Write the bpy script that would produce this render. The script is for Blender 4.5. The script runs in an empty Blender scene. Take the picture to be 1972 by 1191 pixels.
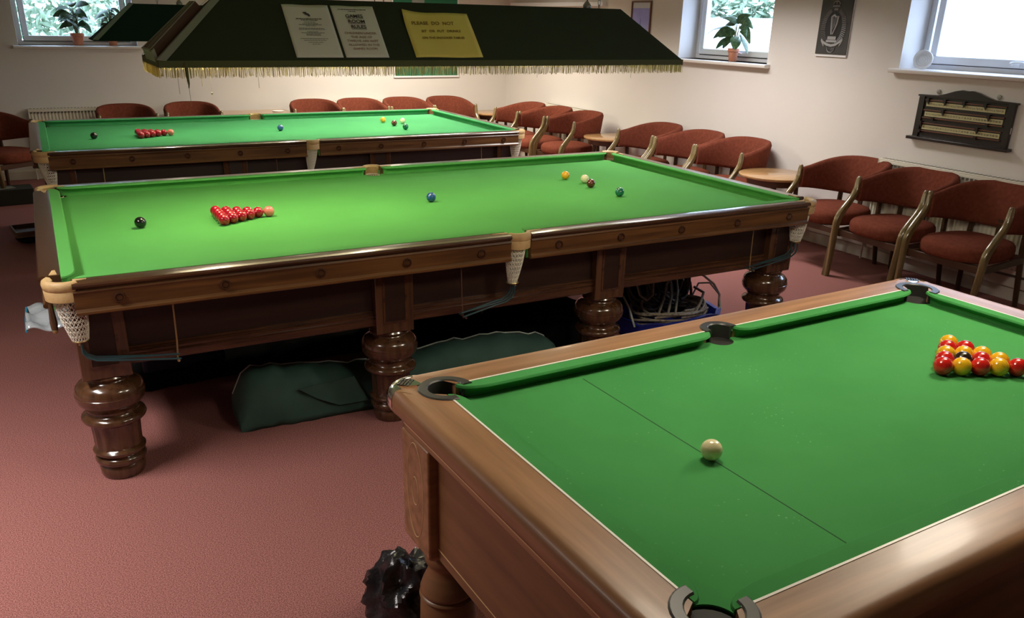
import bpy, bmesh, math, random
from mathutils import Vector, Matrix
random.seed(7)
PI = math.pi
sc = bpy.context.scene
C = sc.collection

# ------------------------------------------------------------------ camera
CAM = (-1.7949, -4.1705, 1.7418)
YAW, PITCH, ROLL, FPX, PCY = -0.5073, -0.3881, 0.0224, 1592.91, 690.55
def cam_axes():
    cy, sy, cp, sp, cr, sr = (math.cos(YAW), math.sin(YAW), math.cos(PITCH), math.sin(PITCH), math.cos(ROLL), math.sin(ROLL))
    f = Vector((-sy*cp, cy*cp, sp)); r = Vector((cy, sy, 0)); u = r.cross(f)
    return (r*cr + u*sr), (u*cr - r*sr), f
cd = bpy.data.cameras.new('camera'); cam = bpy.data.objects.new('camera', cd); C.objects.link(cam)
r_, u_, f_ = cam_axes()
cam.matrix_world = Matrix(((r_.x, u_.x, -f_.x, CAM[0]), (r_.y, u_.y, -f_.y, CAM[1]), (r_.z, u_.z, -f_.z, CAM[2]), (0, 0, 0, 1)))
cd.sensor_fit = 'HORIZONTAL'; cd.sensor_width = 36.0; cd.lens = FPX/1972*36
cd.shift_y = (PCY-595.5)/1972; cd.clip_start = .05; cd.clip_end = 200
sc.camera = cam
sc.view_settings.view_transform = 'Standard'; sc.view_settings.look = 'None'
sc.view_settings.gamma = 1; sc.view_settings.use_curve_mapping = False
sc.view_settings.exposure = 0.0

# ------------------------------------------------------------------ world: bright overcast sky
wd = bpy.data.worlds.new('overcast_sky'); sc.world = wd; wd.use_nodes = True
bg = wd.node_tree.nodes['Background']
bg.inputs[0].default_value = (.52, .70, 1.0, 1); bg.inputs[1].default_value = 10.5

# ------------------------------------------------------------------ room lights and added fill
def light(name, kind, loc, energy, color, size=.1, size_y=None, rot=(0, 0, 0), spread=None):
    d = bpy.data.lights.new(name, kind); d.energy = energy; d.color = color
    if kind == 'AREA':
        d.size = size
        if size_y: d.shape = 'RECTANGLE'; d.size_y = size_y
        if spread: d.spread = spread
    else: d.shadow_soft_size = size
    o = bpy.data.objects.new(name, d); o.location = loc; o.rotation_euler = rot; C.objects.link(o); return o
WARM = (1.0, .86, .62)
# bulbs hanging inside the two table canopies
for x, e in ((-1.15, 15), (-.35, 11), (.80, 8)):
    light('canopy_bulb', 'POINT', (x, -.05, 1.558), e, WARM, .04)
for x, e in ((-.9, 9), (.1, 13), (1.0, 17)):
    light('canopy_bulb', 'POINT', (x, 3.2, 1.538), e, (1.0, .88, .70), .04)
# bulbs inside the unseen canopy added above the pool table
for x, e in ((-.45, 17), (.95, 31)):
    light('unseen_pool_bulb', 'POINT', (x, -2.62, 1.885), e, (1.0, .90, .76), .14)
# added fill over near-left floor and between tables; far-corner lamp inferred from wall glow
light('unseen_ceiling_light', 'AREA', (-2.9, -1.35, 2.42), 50, (1.0, .92, .86), .4, 1.2, spread=math.radians(125))
light('unseen_ceiling_light', 'AREA', (2.6, 1.5, 2.42), 54, (1.0, .95, .90), .4, 1.4, spread=math.radians(140))
light('unseen_ceiling_light', 'AREA', (2.0, 4.9, 2.42), 112, (1.0, .91, .74), 1.4, .4, spread=math.radians(150))

# ------------------------------------------------------------------ materials
def mat(name, col, rough=.5, metal=0, spec=.5, coat=0, sheen=0, emit=None, estr=0, trans=0, nscale=0, col2=None, nstretch=(1, 1, 1), bump=0, bscale=None, detail=4, ramp=(.35, .65), alpha=1, sss=0):
    m = bpy.data.materials.new(name); m.use_nodes = True; nt = m.node_tree; b = nt.nodes['Principled BSDF']
    b.inputs['Base Color'].default_value = (*col, 1); b.inputs['Roughness'].default_value = rough
    b.inputs['Metallic'].default_value = metal; b.inputs['Specular IOR Level'].default_value = spec
    b.inputs['Coat Weight'].default_value = coat; b.inputs['Coat Roughness'].default_value = .1
    b.inputs['Sheen Weight'].default_value = sheen; b.inputs['Transmission Weight'].default_value = trans
    b.inputs['Alpha'].default_value = alpha
    if emit: b.inputs['Emission Color'].default_value = (*emit, 1); b.inputs['Emission Strength'].default_value = estr
    if nscale or bump:
        tc = nt.nodes.new('ShaderNodeTexCoord'); mp = nt.nodes.new('ShaderNodeMapping'); mp.inputs['Scale'].default_value = nstretch
        nt.links.new(tc.outputs['Object'], mp.inputs['Vector'])
    if nscale:
        n = nt.nodes.new('ShaderNodeTexNoise'); n.inputs['Scale'].default_value = nscale; n.inputs['Detail'].default_value = detail
        nt.links.new(mp.outputs[0], n.inputs['Vector'])
        r = nt.nodes.new('ShaderNodeValToRGB'); r.color_ramp.elements[0].color = (*col, 1); r.color_ramp.elements[1].color = (*(col2 or col), 1)
        r.color_ramp.elements[0].position, r.color_ramp.elements[1].position = ramp
        nt.links.new(n.outputs['Fac'], r.inputs[0]); nt.links.new(r.outputs[0], b.inputs['Base Color'])
    if bump:
        n2 = nt.nodes.new('ShaderNodeTexNoise'); n2.inputs['Scale'].default_value = bscale or nscale; n2.inputs['Detail'].default_value = 3
        nt.links.new(mp.outputs[0], n2.inputs['Vector'])
        bp = nt.nodes.new('ShaderNodeBump'); bp.inputs['Strength'].default_value = bump; bp.inputs['Distance'].default_value = .01
        nt.links.new(n2.outputs['Fac'], bp.inputs['Height']); nt.links.new(bp.outputs[0], b.inputs['Normal'])
    return m
M = {}
M['baize'] = mat('green_baize', (.092, .36, .082), .95, spec=.15, nscale=2.2, col2=(.100, .39, .090), bump=.15, bscale=900)
M['baize2'] = mat('green_baize_club', (.062, .33, .125), .95, spec=.15, nscale=2.2, col2=(.068, .36, .135), bump=.15, bscale=900)
M['pbaize'] = mat('green_pool_cloth', (.052, .265, .070), .95, spec=.15, nscale=3, col2=(.062, .295, .082), bump=.15, bscale=900)
M['mahog'] = mat('dark_mahogany', (.042, .016, .008), .24, spec=.6, coat=.5, nscale=3.5, col2=(.080, .032, .014), nstretch=(1.2, 14, 14))
M['fascia'] = mat('mahogany_fascia', (.070, .028, .009), .36, spec=.45, coat=.12, nscale=3, col2=(.150, .066, .020), nstretch=(.8, 14, 14))
M['legw'] = mat('turned_mahogany', (.050, .021, .009), .20, spec=.6, coat=.7, nscale=5, col2=(.095, .042, .018), nstretch=(8, 8, .7))
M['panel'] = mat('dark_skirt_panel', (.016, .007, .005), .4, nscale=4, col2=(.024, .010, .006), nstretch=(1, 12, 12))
M['slate'] = mat('slate', (.03, .035, .03), .7)
M['leather'] = mat('tan_leather', (.47, .31, .135), .55, nscale=30, col2=(.55, .38, .18), bump=.1, bscale=120)
M['cord'] = mat('white_net_cord', (.72, .70, .60), .8)
M['brass'] = mat('aged_brass', (.45, .36, .17), .35, metal=.8)
M['rod'] = mat('dark_teal_rail', (.015, .055, .065), .35, spec=.6)
M['steel'] = mat('grey_steel', (.35, .33, .31), .4, metal=.7)
M['walnut'] = mat('walnut_laminate', (.215, .100, .042), .40, spec=.45, coat=.08, nscale=2.2, col2=(.40, .205, .100), nstretch=(1, 16, 16), detail=8, ramp=(.30, .70))
M['walnuty'] = mat('walnut_laminate_across', (.215, .100, .042), .40, spec=.45, coat=.08, nscale=2.2, col2=(.40, .205, .100), nstretch=(16, 1, 16), detail=8, ramp=(.30, .70))
M['pside'] = mat('walnut_side_panel', (.125, .056, .021), .38, nscale=1.5, col2=(.25, .12, .048), nstretch=(1, 1.5, 14), detail=8, ramp=(.25, .75))
M['inlay'] = mat('cream_inlay', (.72, .52, .26), .4)
M['strip'] = mat('white_strip', (.85, .83, .76), .4)
M['chrome'] = mat('chrome', (.75, .76, .78), .12, metal=1)
M['plastic'] = mat('black_plastic', (.03, .029, .027), .38)
M['pit'] = mat('pocket_lining', (.010, .009, .008), .7)
M['line'] = mat('baulk_line', (.01, .07, .02), .9)
M['chairf'] = mat('rust_fabric', (.142, .038, .022), .95, spec=.1, nscale=40, col2=(.180, .049, .029), bump=.25, bscale=400)
M['chairw'] = mat('olive_brown_wood', (.125, .088, .034), .24, coat=.6, nscale=5, col2=(.19, .135, .055), nstretch=(6, 6, .8))
M['chaird'] = mat('dark_chair_wood', (.055, .026, .012), .35)
M['tabletop'] = mat('oak_tabletop', (.38, .21, .085), .25, coat=.5, nscale=2, col2=(.47, .28, .125), nstretch=(1, 10, 1), detail=8)
M['tleg'] = mat('dark_table_leg', (.06, .03, .016), .4)
M['shade'] = mat('canopy_cloth', (.036, .046, .028), .9, spec=.1, bump=.2, bscale=500)
M['shade_t'] = mat('canopy_cloth_teal', (.014, .034, .026), .9, spec=.1)
M['shadein'] = mat('canopy_lining', (.75, .72, .6), .8)
M['edge'] = mat('grey_green_binding', (.24, .26, .21), .7)
M['braid'] = mat('olive_braid', (.075, .074, .030), .8)
M['brownb'] = mat('brown_board', (.075, .03, .017), .6)
def fringe_mat():
    m = mat('gold_fringe', (.34, .27, .095), .6, nscale=60, col2=(.60, .52, .27), nstretch=(1, 1, .05))
    nt = m.node_tree; b = nt.nodes['Principled BSDF']; t = nt.nodes.new('ShaderNodeBsdfTranslucent'); t.inputs[0].default_value = (.34, .29, .12, 1)
    mx = nt.nodes.new('ShaderNodeMixShader'); mx.inputs[0].default_value = .40; o = nt.nodes['Material Output']
    nt.links.new(b.outputs[0], mx.inputs[1]); nt.links.new(t.outputs[0], mx.inputs[2]); nt.links.new(mx.outputs[0], o.inputs[0]); return m
M['fringe'] = fringe_mat()
M['paper'] = mat('white_paper', (.70, .69, .62), .8)
M['ypaper'] = mat('yellow_paper', (.74, .60, .13), .8, nscale=4, col2=(.80, .66, .17))
M['ink'] = mat('dark_ink', (.06, .055, .05), .8)
M['redink'] = mat('brown_red_ink', (.36, .20, .15), .8)
M['pen'] = mat('brown_pen', (.20, .13, .03), .8)
M['wall'] = mat('magnolia_wall', (.70, .66, .63), .85, spec=.2, nscale=1.2, col2=(.72, .68, .65), bump=.08, bscale=180)
M['ceil'] = mat('ceiling_paint', (.70, .68, .64), .9)
M['upvc'] = mat('white_upvc', (.80, .82, .86), .35)
M['sill'] = mat('painted_sill', (.72, .68, .64), .4)
M['gasket'] = mat('dark_gasket', (.03, .03, .04), .6)
M['skirt'] = mat('painted_skirting', (.62, .57, .50), .45)
M['radi'] = mat('radiator_enamel', (.74, .70, .60), .4)
M['slot'] = mat('radiator_slot', (.10, .09, .07), .8)
M['carpet'] = mat('dusty_red_carpet', (.155, .060, .054), .97, spec=.08, nscale=260, col2=(.43, .188, .172), detail=4, ramp=(.38, .64), bump=.2, bscale=500)
M['terra'] = mat('terracotta', (.55, .20, .11), .8, nscale=20, col2=(.62, .25, .15))
M['soil'] = mat('soil', (.03, .02, .012), .95)
M['leaf'] = mat('pot_plant_leaf', (.030, .095, .030), .45, nscale=40, col2=(.12, .21, .08), nstretch=(1, 1, 1), ramp=(.45, .7))
M['stem'] = mat('plant_stem', (.12, .14, .05), .7)
M['hedge'] = mat('hedge_leaf', (.20, .30, .17), .7, nscale=6, col2=(.62, .74, .58))
M['bark'] = mat('hedge_wood', (.12, .09, .06), .9)
M['out'] = mat('white_render', (.85, .86, .88), .9)
M['ground'] = mat('outside_paving', (.50, .50, .48), .9, nscale=5, col2=(.58, .57, .55))
M['black'] = mat('black_cloth', (.008, .008, .009), .9, spec=.08, bump=.4, bscale=20)
M['binbag'] = mat('black_bin_bag', (.013, .013, .016), .28, spec=.6, bump=.6, bscale=28)
M['gbag'] = mat('dark_green_canvas', (.026, .075, .062), .8, nscale=6, col2=(.040, .100, .082), bump=.5, bscale=7)
M['piping'] = mat('pale_piping', (.45, .50, .46), .6)
M['blue'] = mat('blue_tarp', (.010, .022, .30), .5, bump=.5, bscale=40)
M['navy'] = mat('navy_tarp', (.005, .008, .04), .6)
M['cable'] = mat('grey_cable', (.30, .26, .20), .5, nscale=60, col2=(.16, .13, .10), ramp=(.55, .6))
M['cabled'] = mat('dark_cable', (.045, .04, .035), .5)
M['foil'] = mat('silver_plastic', (.50, .56, .60), .18, metal=.35, bump=.7, bscale=24)
M['cyan'] = mat('cyan_edge', (.02, .22, .35), .5)
M['board'] = mat('scoreboard_wood', (.018, .011, .011), .35, coat=.3)
M['ivory'] = mat('ivory_scale', (.48, .44, .24), .5)
M['crestbg'] = mat('plaque_black', (.040, .037, .036), .45, nscale=8, col2=(.055, .05, .05))
M['crest'] = mat('engraved_grey', (.19, .185, .185), .5, metal=.3)
M['crestd'] = mat('plaque_dark_field', (.018, .017, .018), .5)
M['crestl'] = mat('engraved_light', (.40, .39, .40), .45, metal=.3)
M['bluepic'] = mat('blue_print', (.26, .27, .72), .25, nscale=5, col2=(.33, .34, .80))
M['bluedk'] = mat('blue_print_figure', (.14, .14, .45), .4)
M['palemat'] = mat('pale_mount', (.55, .58, .66), .3)
M['frame'] = mat('brown_frame', (.14, .055, .03), .4)
M['noticeg'] = mat('green_felt_board', (.02, .16, .085), .9)
M['white'] = mat('white_plastic', (.80, .80, .82), .4)
M['greyp'] = mat('grey_patch', (.25, .28, .26), .5)
M['brownw'] = mat('brown_wood_block', (.10, .045, .018), .5)
def glass_mat():
    m = bpy.data.materials.new('window_glass'); m.use_nodes = True; nt = m.node_tree; nt.nodes.clear()
    o = nt.nodes.new('ShaderNodeOutputMaterial'); t = nt.nodes.new('ShaderNodeBsdfTransparent'); g = nt.nodes.new('ShaderNodeBsdfGlossy')
    g.inputs['Roughness'].default_value = .02; mx = nt.nodes.new('ShaderNodeMixShader'); mx.inputs[0].default_value = .06
    nt.links.new(t.outputs[0], mx.inputs[1]); nt.links.new(g.outputs[0], mx.inputs[2]); nt.links.new(mx.outputs[0], o.inputs[0]); return m
M['glass'] = glass_mat()
def chalk(m):
    nt = m.node_tree; b = nt.nodes['Principled BSDF']; tc = nt.nodes.new('ShaderNodeTexCoord'); v = nt.nodes.new('ShaderNodeTexVoronoi'); v.inputs['Scale'].default_value = 55
    n = nt.nodes.new('ShaderNodeTexNoise'); n.inputs['Scale'].default_value = 5; nt.links.new(tc.outputs['Object'], v.inputs['Vector']); nt.links.new(tc.outputs['Object'], n.inputs['Vector'])
    r = nt.nodes.new('ShaderNodeValToRGB'); r.color_ramp.elements[0].position = .06; r.color_ramp.elements[0].color = (1, 1, 1, 1); r.color_ramp.elements[1].position = .14; r.color_ramp.elements[1].color = (0, 0, 0, 1)
    r2 = nt.nodes.new('ShaderNodeValToRGB'); r2.color_ramp.elements[0].position = .50; r2.color_ramp.elements[1].position = .70
    mu = nt.nodes.new('ShaderNodeMath'); mu.operation = 'MULTIPLY'; m3 = nt.nodes.new('ShaderNodeMath'); m3.operation = 'MULTIPLY'; m3.inputs[1].default_value = .55
    nt.links.new(v.outputs['Distance'], r.inputs[0]); nt.links.new(n.outputs['Fac'], r2.inputs[0]); nt.links.new(r.outputs[0], mu.inputs[0]); nt.links.new(r2.outputs[0], mu.inputs[1]); nt.links.new(mu.outputs[0], m3.inputs[0])
    mx = nt.nodes.new('ShaderNodeMix'); mx.data_type = 'RGBA'; mx.inputs[7].default_value = (.30, .55, .32, 1); src = b.inputs['Base Color'].links[0].from_socket
    nt.links.new(src, mx.inputs[6]); nt.links.new(m3.outputs[0], mx.inputs[0]); nt.links.new(mx.outputs[2], b.inputs['Base Color'])
chalk(M['pbaize'])
def ball_mat(n, c): return mat(n, c, .10, spec=.6, coat=.6)
BC = dict(red=(.42, .005, .020), pink=(.80, .22, .17), blue=(.02, .10, .32), brown=(.13, .022, .012), yellow=(.85, .42, .02), green=(.01, .19, .11), white=(.80, .75, .52), black=(.006, .010, .007),
          pred=(.60, .012, .010), pyellow=(.85, .46, .010), pblack=(.02, .010, .006), pwhite=(.80, .74, .44))
BM = {k: ball_mat(k + '_ball_resin', v) for k, v in BC.items()}

# ------------------------------------------------------------------ mesh builder
class MB:
    def __init__(s): s.v = []; s.f = []
    def add(s, v, f):
        o = len(s.v); s.v += [tuple(p) for p in v]; s.f += [tuple(i+o for i in q) for q in f]; return s
    def box(s, x0, x1, y0, y1, z0, z1):
        return s.add([(x0, y0, z0), (x1, y0, z0), (x1, y1, z0), (x0, y1, z0), (x0, y0, z1), (x1, y0, z1), (x1, y1, z1), (x0, y1, z1)],
                     [(0, 3, 2, 1), (4, 5, 6, 7), (0, 1, 5, 4), (1, 2, 6, 5), (2, 3, 7, 6), (3, 0, 4, 7)])
    def loft(s, rings, closed=True, caps=True, ringclosed=False):
        n = len(rings[0]); v = [p for r in rings for p in r]; f = []
        m = len(rings)
        for i in range(m if ringclosed else m-1):
            for j in range(n if closed else n-1):
                a = i*n+j; b = i*n+(j+1) % n; c = ((i+1) % m)*n+(j+1) % n; d = ((i+1) % m)*n+j
                f.append((a, b, c, d))
        if caps and closed and not ringclosed: f.append(tuple(range(n))[::-1]); f.append(tuple((m-1)*n+j for j in range(n)))
        return s.add(v, f)
    def prism(s, poly, z0, z1): return s.loft([[(x, y, z0) for x, y in poly], [(x, y, z1) for x, y in poly]])
    def lathe(s, prof, cx=0, cy=0, n=32, z0=0, flute=None):
        rings = []
        for r, z in prof:
            ring = []
            for k in range(n):
                a = 2*PI*k/n; rr = r
                if flute and flute[0] < z < flute[1]: rr = r - (flute[2] if (k % 4) in (1, 2) else 0)
                ring.append((cx+rr*math.cos(a), cy+rr*math.sin(a), z0+z))
            rings.append(ring)
        return s.loft(rings)
    def tube(s, path, r, n=8, caps=True, ry=None):
        P = [Vector(p) for p in path]; rings = []; up = None
        for i, p in enumerate(P):
            t = (P[min(i+1, len(P)-1)] - P[max(i-1, 0)]).normalized()
            if up is None: up = Vector((0, 0, 1)) if abs(t.z) < .9 else Vector((0, 1, 0))
            a = t.cross(up).normalized(); b = a.cross(t).normalized(); up = b
            rr = r[i] if isinstance(r, (list, tuple)) else r
            r2 = ry if ry else rr
            rings.append([tuple(p + a*rr*math.cos(2*PI*k/n) + b*r2*math.sin(2*PI*k/n)) for k in range(n)])
        return s.loft(rings, caps=caps)
    def sweeprect(s, path, w, h, side):
        """rectangular section swept along a path; side = width direction vector"""
        P = [Vector(p) for p in path]; sd = Vector(side); rings = []
        for i, p in enumerate(P):
            t = (P[min(i+1, len(P)-1)] - P[max(i-1, 0)]).normalized(); nn = t.cross(sd).normalized()
            ww = w[i] if isinstance(w, (list, tuple)) else w; hh = h[i] if isinstance(h, (list, tuple)) else h
            c = min(ww, hh)*.25; q = []
            for (a, b) in ((-1, -1), (1, -1), (1, 1), (-1, 1)):
                A = (a*(ww/2-c), b*hh/2); B = (a*ww/2, b*(hh/2-c))
                q += ([A, B] if a*b < 0 and True else [B, A]) if False else ([B, A] if a == b else [A, B])
            rings.append([tuple(p + sd*x + nn*y) for x, y in q])
        return s.loft(rings)
    def grid(s, fn, nu, nv, closeu=False):
        v = [fn(i/(nu if closeu else nu-1), j/(nv-1)) for i in range(nu) for j in range(nv)]; f = []
        for i in range(nu if closeu else nu-1):
            for j in range(nv-1):
                a = i*nv+j; b = ((i+1) % nu)*nv+j; f.append((a, b, b+1, a+1))
        return s.add(v, f)
    def sphere(s, c, r, n=12, sq=(1, 1, 1)):
        pr = [(max(1e-4, math.sin(PI*k/n))*r, -math.cos(PI*k/n)*r) for k in range(n+1)]
        rings = [[(c[0]+q*math.cos(2*PI*j/(2*n))*sq[0], c[1]+q*math.sin(2*PI*j/(2*n))*sq[1], c[2]+z*sq[2]) for j in range(2*n)] for q, z in pr]
        return s.loft(rings)
    def xf(s, mtx): s.v = [tuple(mtx @ Vector(p)) for p in s.v]; return s
    def build(s, name, m, parent=None, ang=38, bevel=0, seg=2, loc=None, smooth=True):
        me = bpy.data.meshes.new(name); me.from_pydata(s.v, [], s.f); me.update()
        bm = bmesh.new(); bm.from_mesh(me); bmesh.ops.recalc_face_normals(bm, faces=bm.faces); bm.to_mesh(me); bm.free()
        if smooth:
            me.polygons.foreach_set('use_smooth', [True]*len(me.polygons)); me.set_sharp_from_angle(angle=math.radians(ang))
        o = bpy.data.objects.new(name, me); C.objects.link(o)
        for q in (m if isinstance(m, (list, tuple)) else [m]): me.materials.append(q)
        if parent: o.parent = parent
        if loc: o.location = loc
        if bevel:
            b = o.modifiers.new('bevel', 'BEVEL'); b.width = bevel; b.segments = seg; b.limit_method = 'ANGLE'; b.angle_limit = math.radians(40); b.harden_normals = False
        return o
def tag(o, label, cat=None, group=None):
    o['label'] = label
    if cat: o['category'] = cat
    if group: o['group'] = group
    return o
def thing(name, label, cat, loc=(0, 0, 0), rz=0, group=None):
    o = bpy.data.objects.new(name, None); o.empty_display_size = .1; C.objects.link(o); o.location = loc; o.rotation_euler = (0, 0, rz)
    return tag(o, label, cat, group)
def struct(o): o['kind'] = 'structure'; return o
def children(o): return [c for c in bpy.data.objects if c.parent == o]
def copy_tree(o, parent=None, kids=None):
    c = o.copy(); C.objects.link(c); c.parent = parent
    for ch in children(o): copy_tree(ch, c)
    return c
def text_mb(body, size, depth=.0004, align='CENTER', offset=0, shear=0, spacing=1):
    cu = bpy.data.curves.new('t', 'FONT'); cu.body = body; cu.size = size; cu.align_x = align; cu.extrude = depth; cu.offset = offset; cu.shear = shear; cu.space_character = spacing; cu.resolution_u = 3
    ob = bpy.data.objects.new('t', cu); C.objects.link(ob); bpy.context.view_layer.update()
    me = bpy.data.meshes.new_from_object(ob.evaluated_get(bpy.context.evaluated_depsgraph_get()))
    b = MB(); b.add([v.co[:] for v in me.vertices], [tuple(p.vertices) for p in me.polygons])
    bpy.data.objects.remove(ob); bpy.data.meshes.remove(me); bpy.data.curves.remove(cu); return b

# ------------------------------------------------------------------ room
XR, YB, XL, YN, ZC = 3.94, 6.49, -5.2, -7.0, 2.45
def wall_with_holes(name, axis, pos, thick, a0, a1, z0, z1, holes):
    """pos: inner face coordinate; holes = [(h0,h1,zb,zt)] sorted along the wall"""
    b = MB(); lo, hi = min(pos, pos+thick), max(pos, pos+thick)
    def bx(p, q, zz0, zz1):
        if axis == 'x': b.box(lo, hi, p, q, zz0, zz1)
        else: b.box(p, q, lo, hi, zz0, zz1)
    cur = a0
    for h0, h1, zb, zt in holes:
        bx(cur, h0, z0, z1); bx(h0, h1, z0, zb); bx(h0, h1, zt, z1); cur = h1
    bx(cur, a1, z0, z1)
    return struct(b.build(name, M['wall'], smooth=False))
struct(MB().box(XL-.3, XR+.32, YN-.3, YB+.32, -.1, 0).build('floor', M['carpet'], smooth=False))
struct(MB().box(XL-.3, XR+.32, YN-.3, YB+.32, ZC, ZC+.1).build('ceiling', M['ceil'], smooth=False))
W1 = (1.60, 2.83, 1.425, 2.14); W2 = (-1.35, .235, 1.465, 2.14); W3 = (-1.90, -.735, 1.39, 2.12)
wall_with_holes('wall_right', 'x', XR, .32, YN, YB+.32, 0, ZC, [W2, W1])
wall_with_holes('wall_back', 'y', YB, .32, XL, XR, 0, ZC, [W3])
wall_with_holes('wall_left', 'x', XL, -.3, YN, YB, 0, ZC, [])
wall_with_holes('wall_front', 'y', YN, -.3, XL, XR, 0, ZC, [])
def skirting(name, p0, p1, nx, ny):
    prof = [(0, 0), (.016, 0), (.016, .085), (.010, .095), (.004, .10), (0, .10)]
    b = MB(); b.loft([[(p[0]+nx*u, p[1]+ny*u, z) for u, z in prof] for p in (p0, p1)])
    return struct(b.build(name, M['skirt'], ang=20))
skirting('baseboard_right', (XR, YN), (XR, YB), -1, 0)
skirting('baseboard_back', (XL, YB), (XR, YB), 0, -1)
skirting('baseboard_left', (XL, YN), (XL, YB), 1, 0)
# boxed pipe run above the skirting on the right wall
struct(MB().box(XR-.045, XR, YN, YB, .10, .17).build('trim_1', M['skirt'], bevel=.004))
struct(MB().box(XR-.06, XR, 4.15, 6.30, 1.91, 1.955).build('trim_2', M['upvc'], bevel=.004))

def window(name, axis, pos, depth, hole, casements, sillz, over0, over1, handles):
    """built along local s (wall direction) and outward d; mapped to world"""
    h0, h1, zb, zt = hole
    def mp(bm):
        if axis == 'x': return bm.xf(Matrix(((0, 1, 0, pos), (1, 0, 0, 0), (0, 0, 1, 0), (0, 0, 0, 1))))
        return bm.xf(Matrix(((1, 0, 0, 0), (0, 1, 0, pos), (0, 0, 1, 0), (0, 0, 0, 1))))
    root = bpy.data.objects.new(name, None); C.objects.link(root); struct(root)
    D = depth
    fr = MB(); fw = .045
    fr.box(h0, h1, D, D+.06, zb, zb+fw); fr.box(h0, h1, D, D+.06, zt-fw, zt); fr.box(h0, h0+fw, D, D+.06, zb+fw, zt-fw); fr.box(h1-fw, h1, D, D+.06, zb+fw, zt-fw)
    mp(fr).build('window_frame', M['upvc'], root, bevel=.004)
    g = MB()
    for c0, c1 in casements:
        cz0, cz1 = zb+.04, zt-.04; k = .055
        ga = MB(); q = .006
        for (a, b_, z0, z1) in ((c0-q, c1+q, cz0-q, cz0), (c0-q, c1+q, cz1, cz1+q), (c0-q, c0, cz0, cz1), (c1, c1+q, cz0, cz1)): ga.box(a, b_, D-.004, D+.03, z0, z1)
        mp(ga).build('gasket', M['gasket'], root)
        cs = MB()
        cs.box(c0, c1, D-.018, D+.04, cz0, cz0+k); cs.box(c0, c1, D-.018, D+.04, cz1-k, cz1)
        cs.box(c0, c0+k, D-.018, D+.04, cz0+k, cz1-k); cs.box(c1-k, c1, D-.018, D+.04, cz0+k, cz1-k)
        mp(cs).build('casement', M['upvc'], root, bevel=.006)
        gl = MB(); gl.box(c0+k-.004, c1-k+.004, D+.008, D+.016, cz0+k-.004, cz1-k+.004); mp(gl).build('window_pane', M['glass'], root)
    for hs in handles:
        hb = MB(); z = zb+.062
        hb.box(hs-.03, hs+.03, D-.03, D-.018, z-.012, z+.012)
        hb.tube([(hs+.02, D-.035, z), (hs+.02, D-.05, z+.008), (hs, D-.055, z+.014), (hs-.05, D-.055, z+.018), (hs-.11, D-.05, z+.006)], [.007, .008, .008, .007, .005], 8)
        mp(hb).build('window_handle', M['white'], root)
    s = MB(); t = .032
    prof = [(D, sillz-t), (D, sillz), (-.055, sillz), (-.066, sillz-.006), (-.068, sillz-t/2), (-.064, sillz-t+.004), (-.055, sillz-t)]
    s.loft([[(over0, u, z) for u, z in prof], [(over1, u, z) for u, z in prof]])
    mp(s).build('window_sill', M['sill'], root, ang=40)
    return root
window('window_1', 'x', XR, .22, W1, [(1.67, 2.76)], 1.425, W1[0]-.045, W1[1]+.05, [2.22])
window('window_2', 'x', XR, .24, W2, [(-1.28, .16)], 1.467, W2[0]-.05, W2[1]+.045, [-.52])
window('window_3', 'y', YB, .18, W3, [(-1.84, -.80)], 1.39, W3[0]-.05, W3[1]+.05, [])

# ------------------------------------------------------------------ outside
tag(MB().box(4.30, 40, -20, 30, .55, .6).box(-14, 4.30, 6.85, 30, .55, .6).build('paved_yard', M['ground'], smooth=False), 'pale paved yard outside the windows', 'yard')['kind'] = 'structure'
tag(MB().box(9.0, 9.3, -8, 13, .6, 1.86).build('garden_wall', M['out'], smooth=False), 'white rendered wall seen through the right-hand windows', 'wall')
def hedge(name, label, x0, x1, y0, y1, z0, z1, n, ls, seed):
    rd = random.Random(seed); b = MB()
    for _ in range(n):
        px, py, pz = rd.uniform(x0, x1), rd.uniform(y0, y1), rd.uniform(z0, z1)
        if pz > z1 - .5*(.5+.5*math.sin(px*2.1+py*1.3)): pz -= .4
        d = Vector((rd.gauss(0, 1), rd.gauss(0, 1), rd.gauss(0, 1))).normalized(); e = d.orthogonal().normalized(); l = ls*rd.uniform(.6, 1.3)
        p = Vector((px, py, pz)); q = e*l*.45
        b.add([p-d*l, p+q+d.cross(e)*l*.1, p+d*l, p-q+d.cross(e)*l*.1], [(0, 1, 2, 3)])
    o = tag(b.build(name, M['hedge'], smooth=False), label, 'hedge'); o['kind'] = 'stuff'; return o
hedge('hedge', 'leafy green hedge rising above the white outside wall', 9.4, 10.6, 4.8, 11.5, 1.4, 3.4, 12000, .11, 3)
hedge('hedge', 'dense sunlit shrubs outside the back-left window', -4.5, 1.2, 8.8, 9.8, .6, 3.2, 15000, .075, 4)

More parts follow.
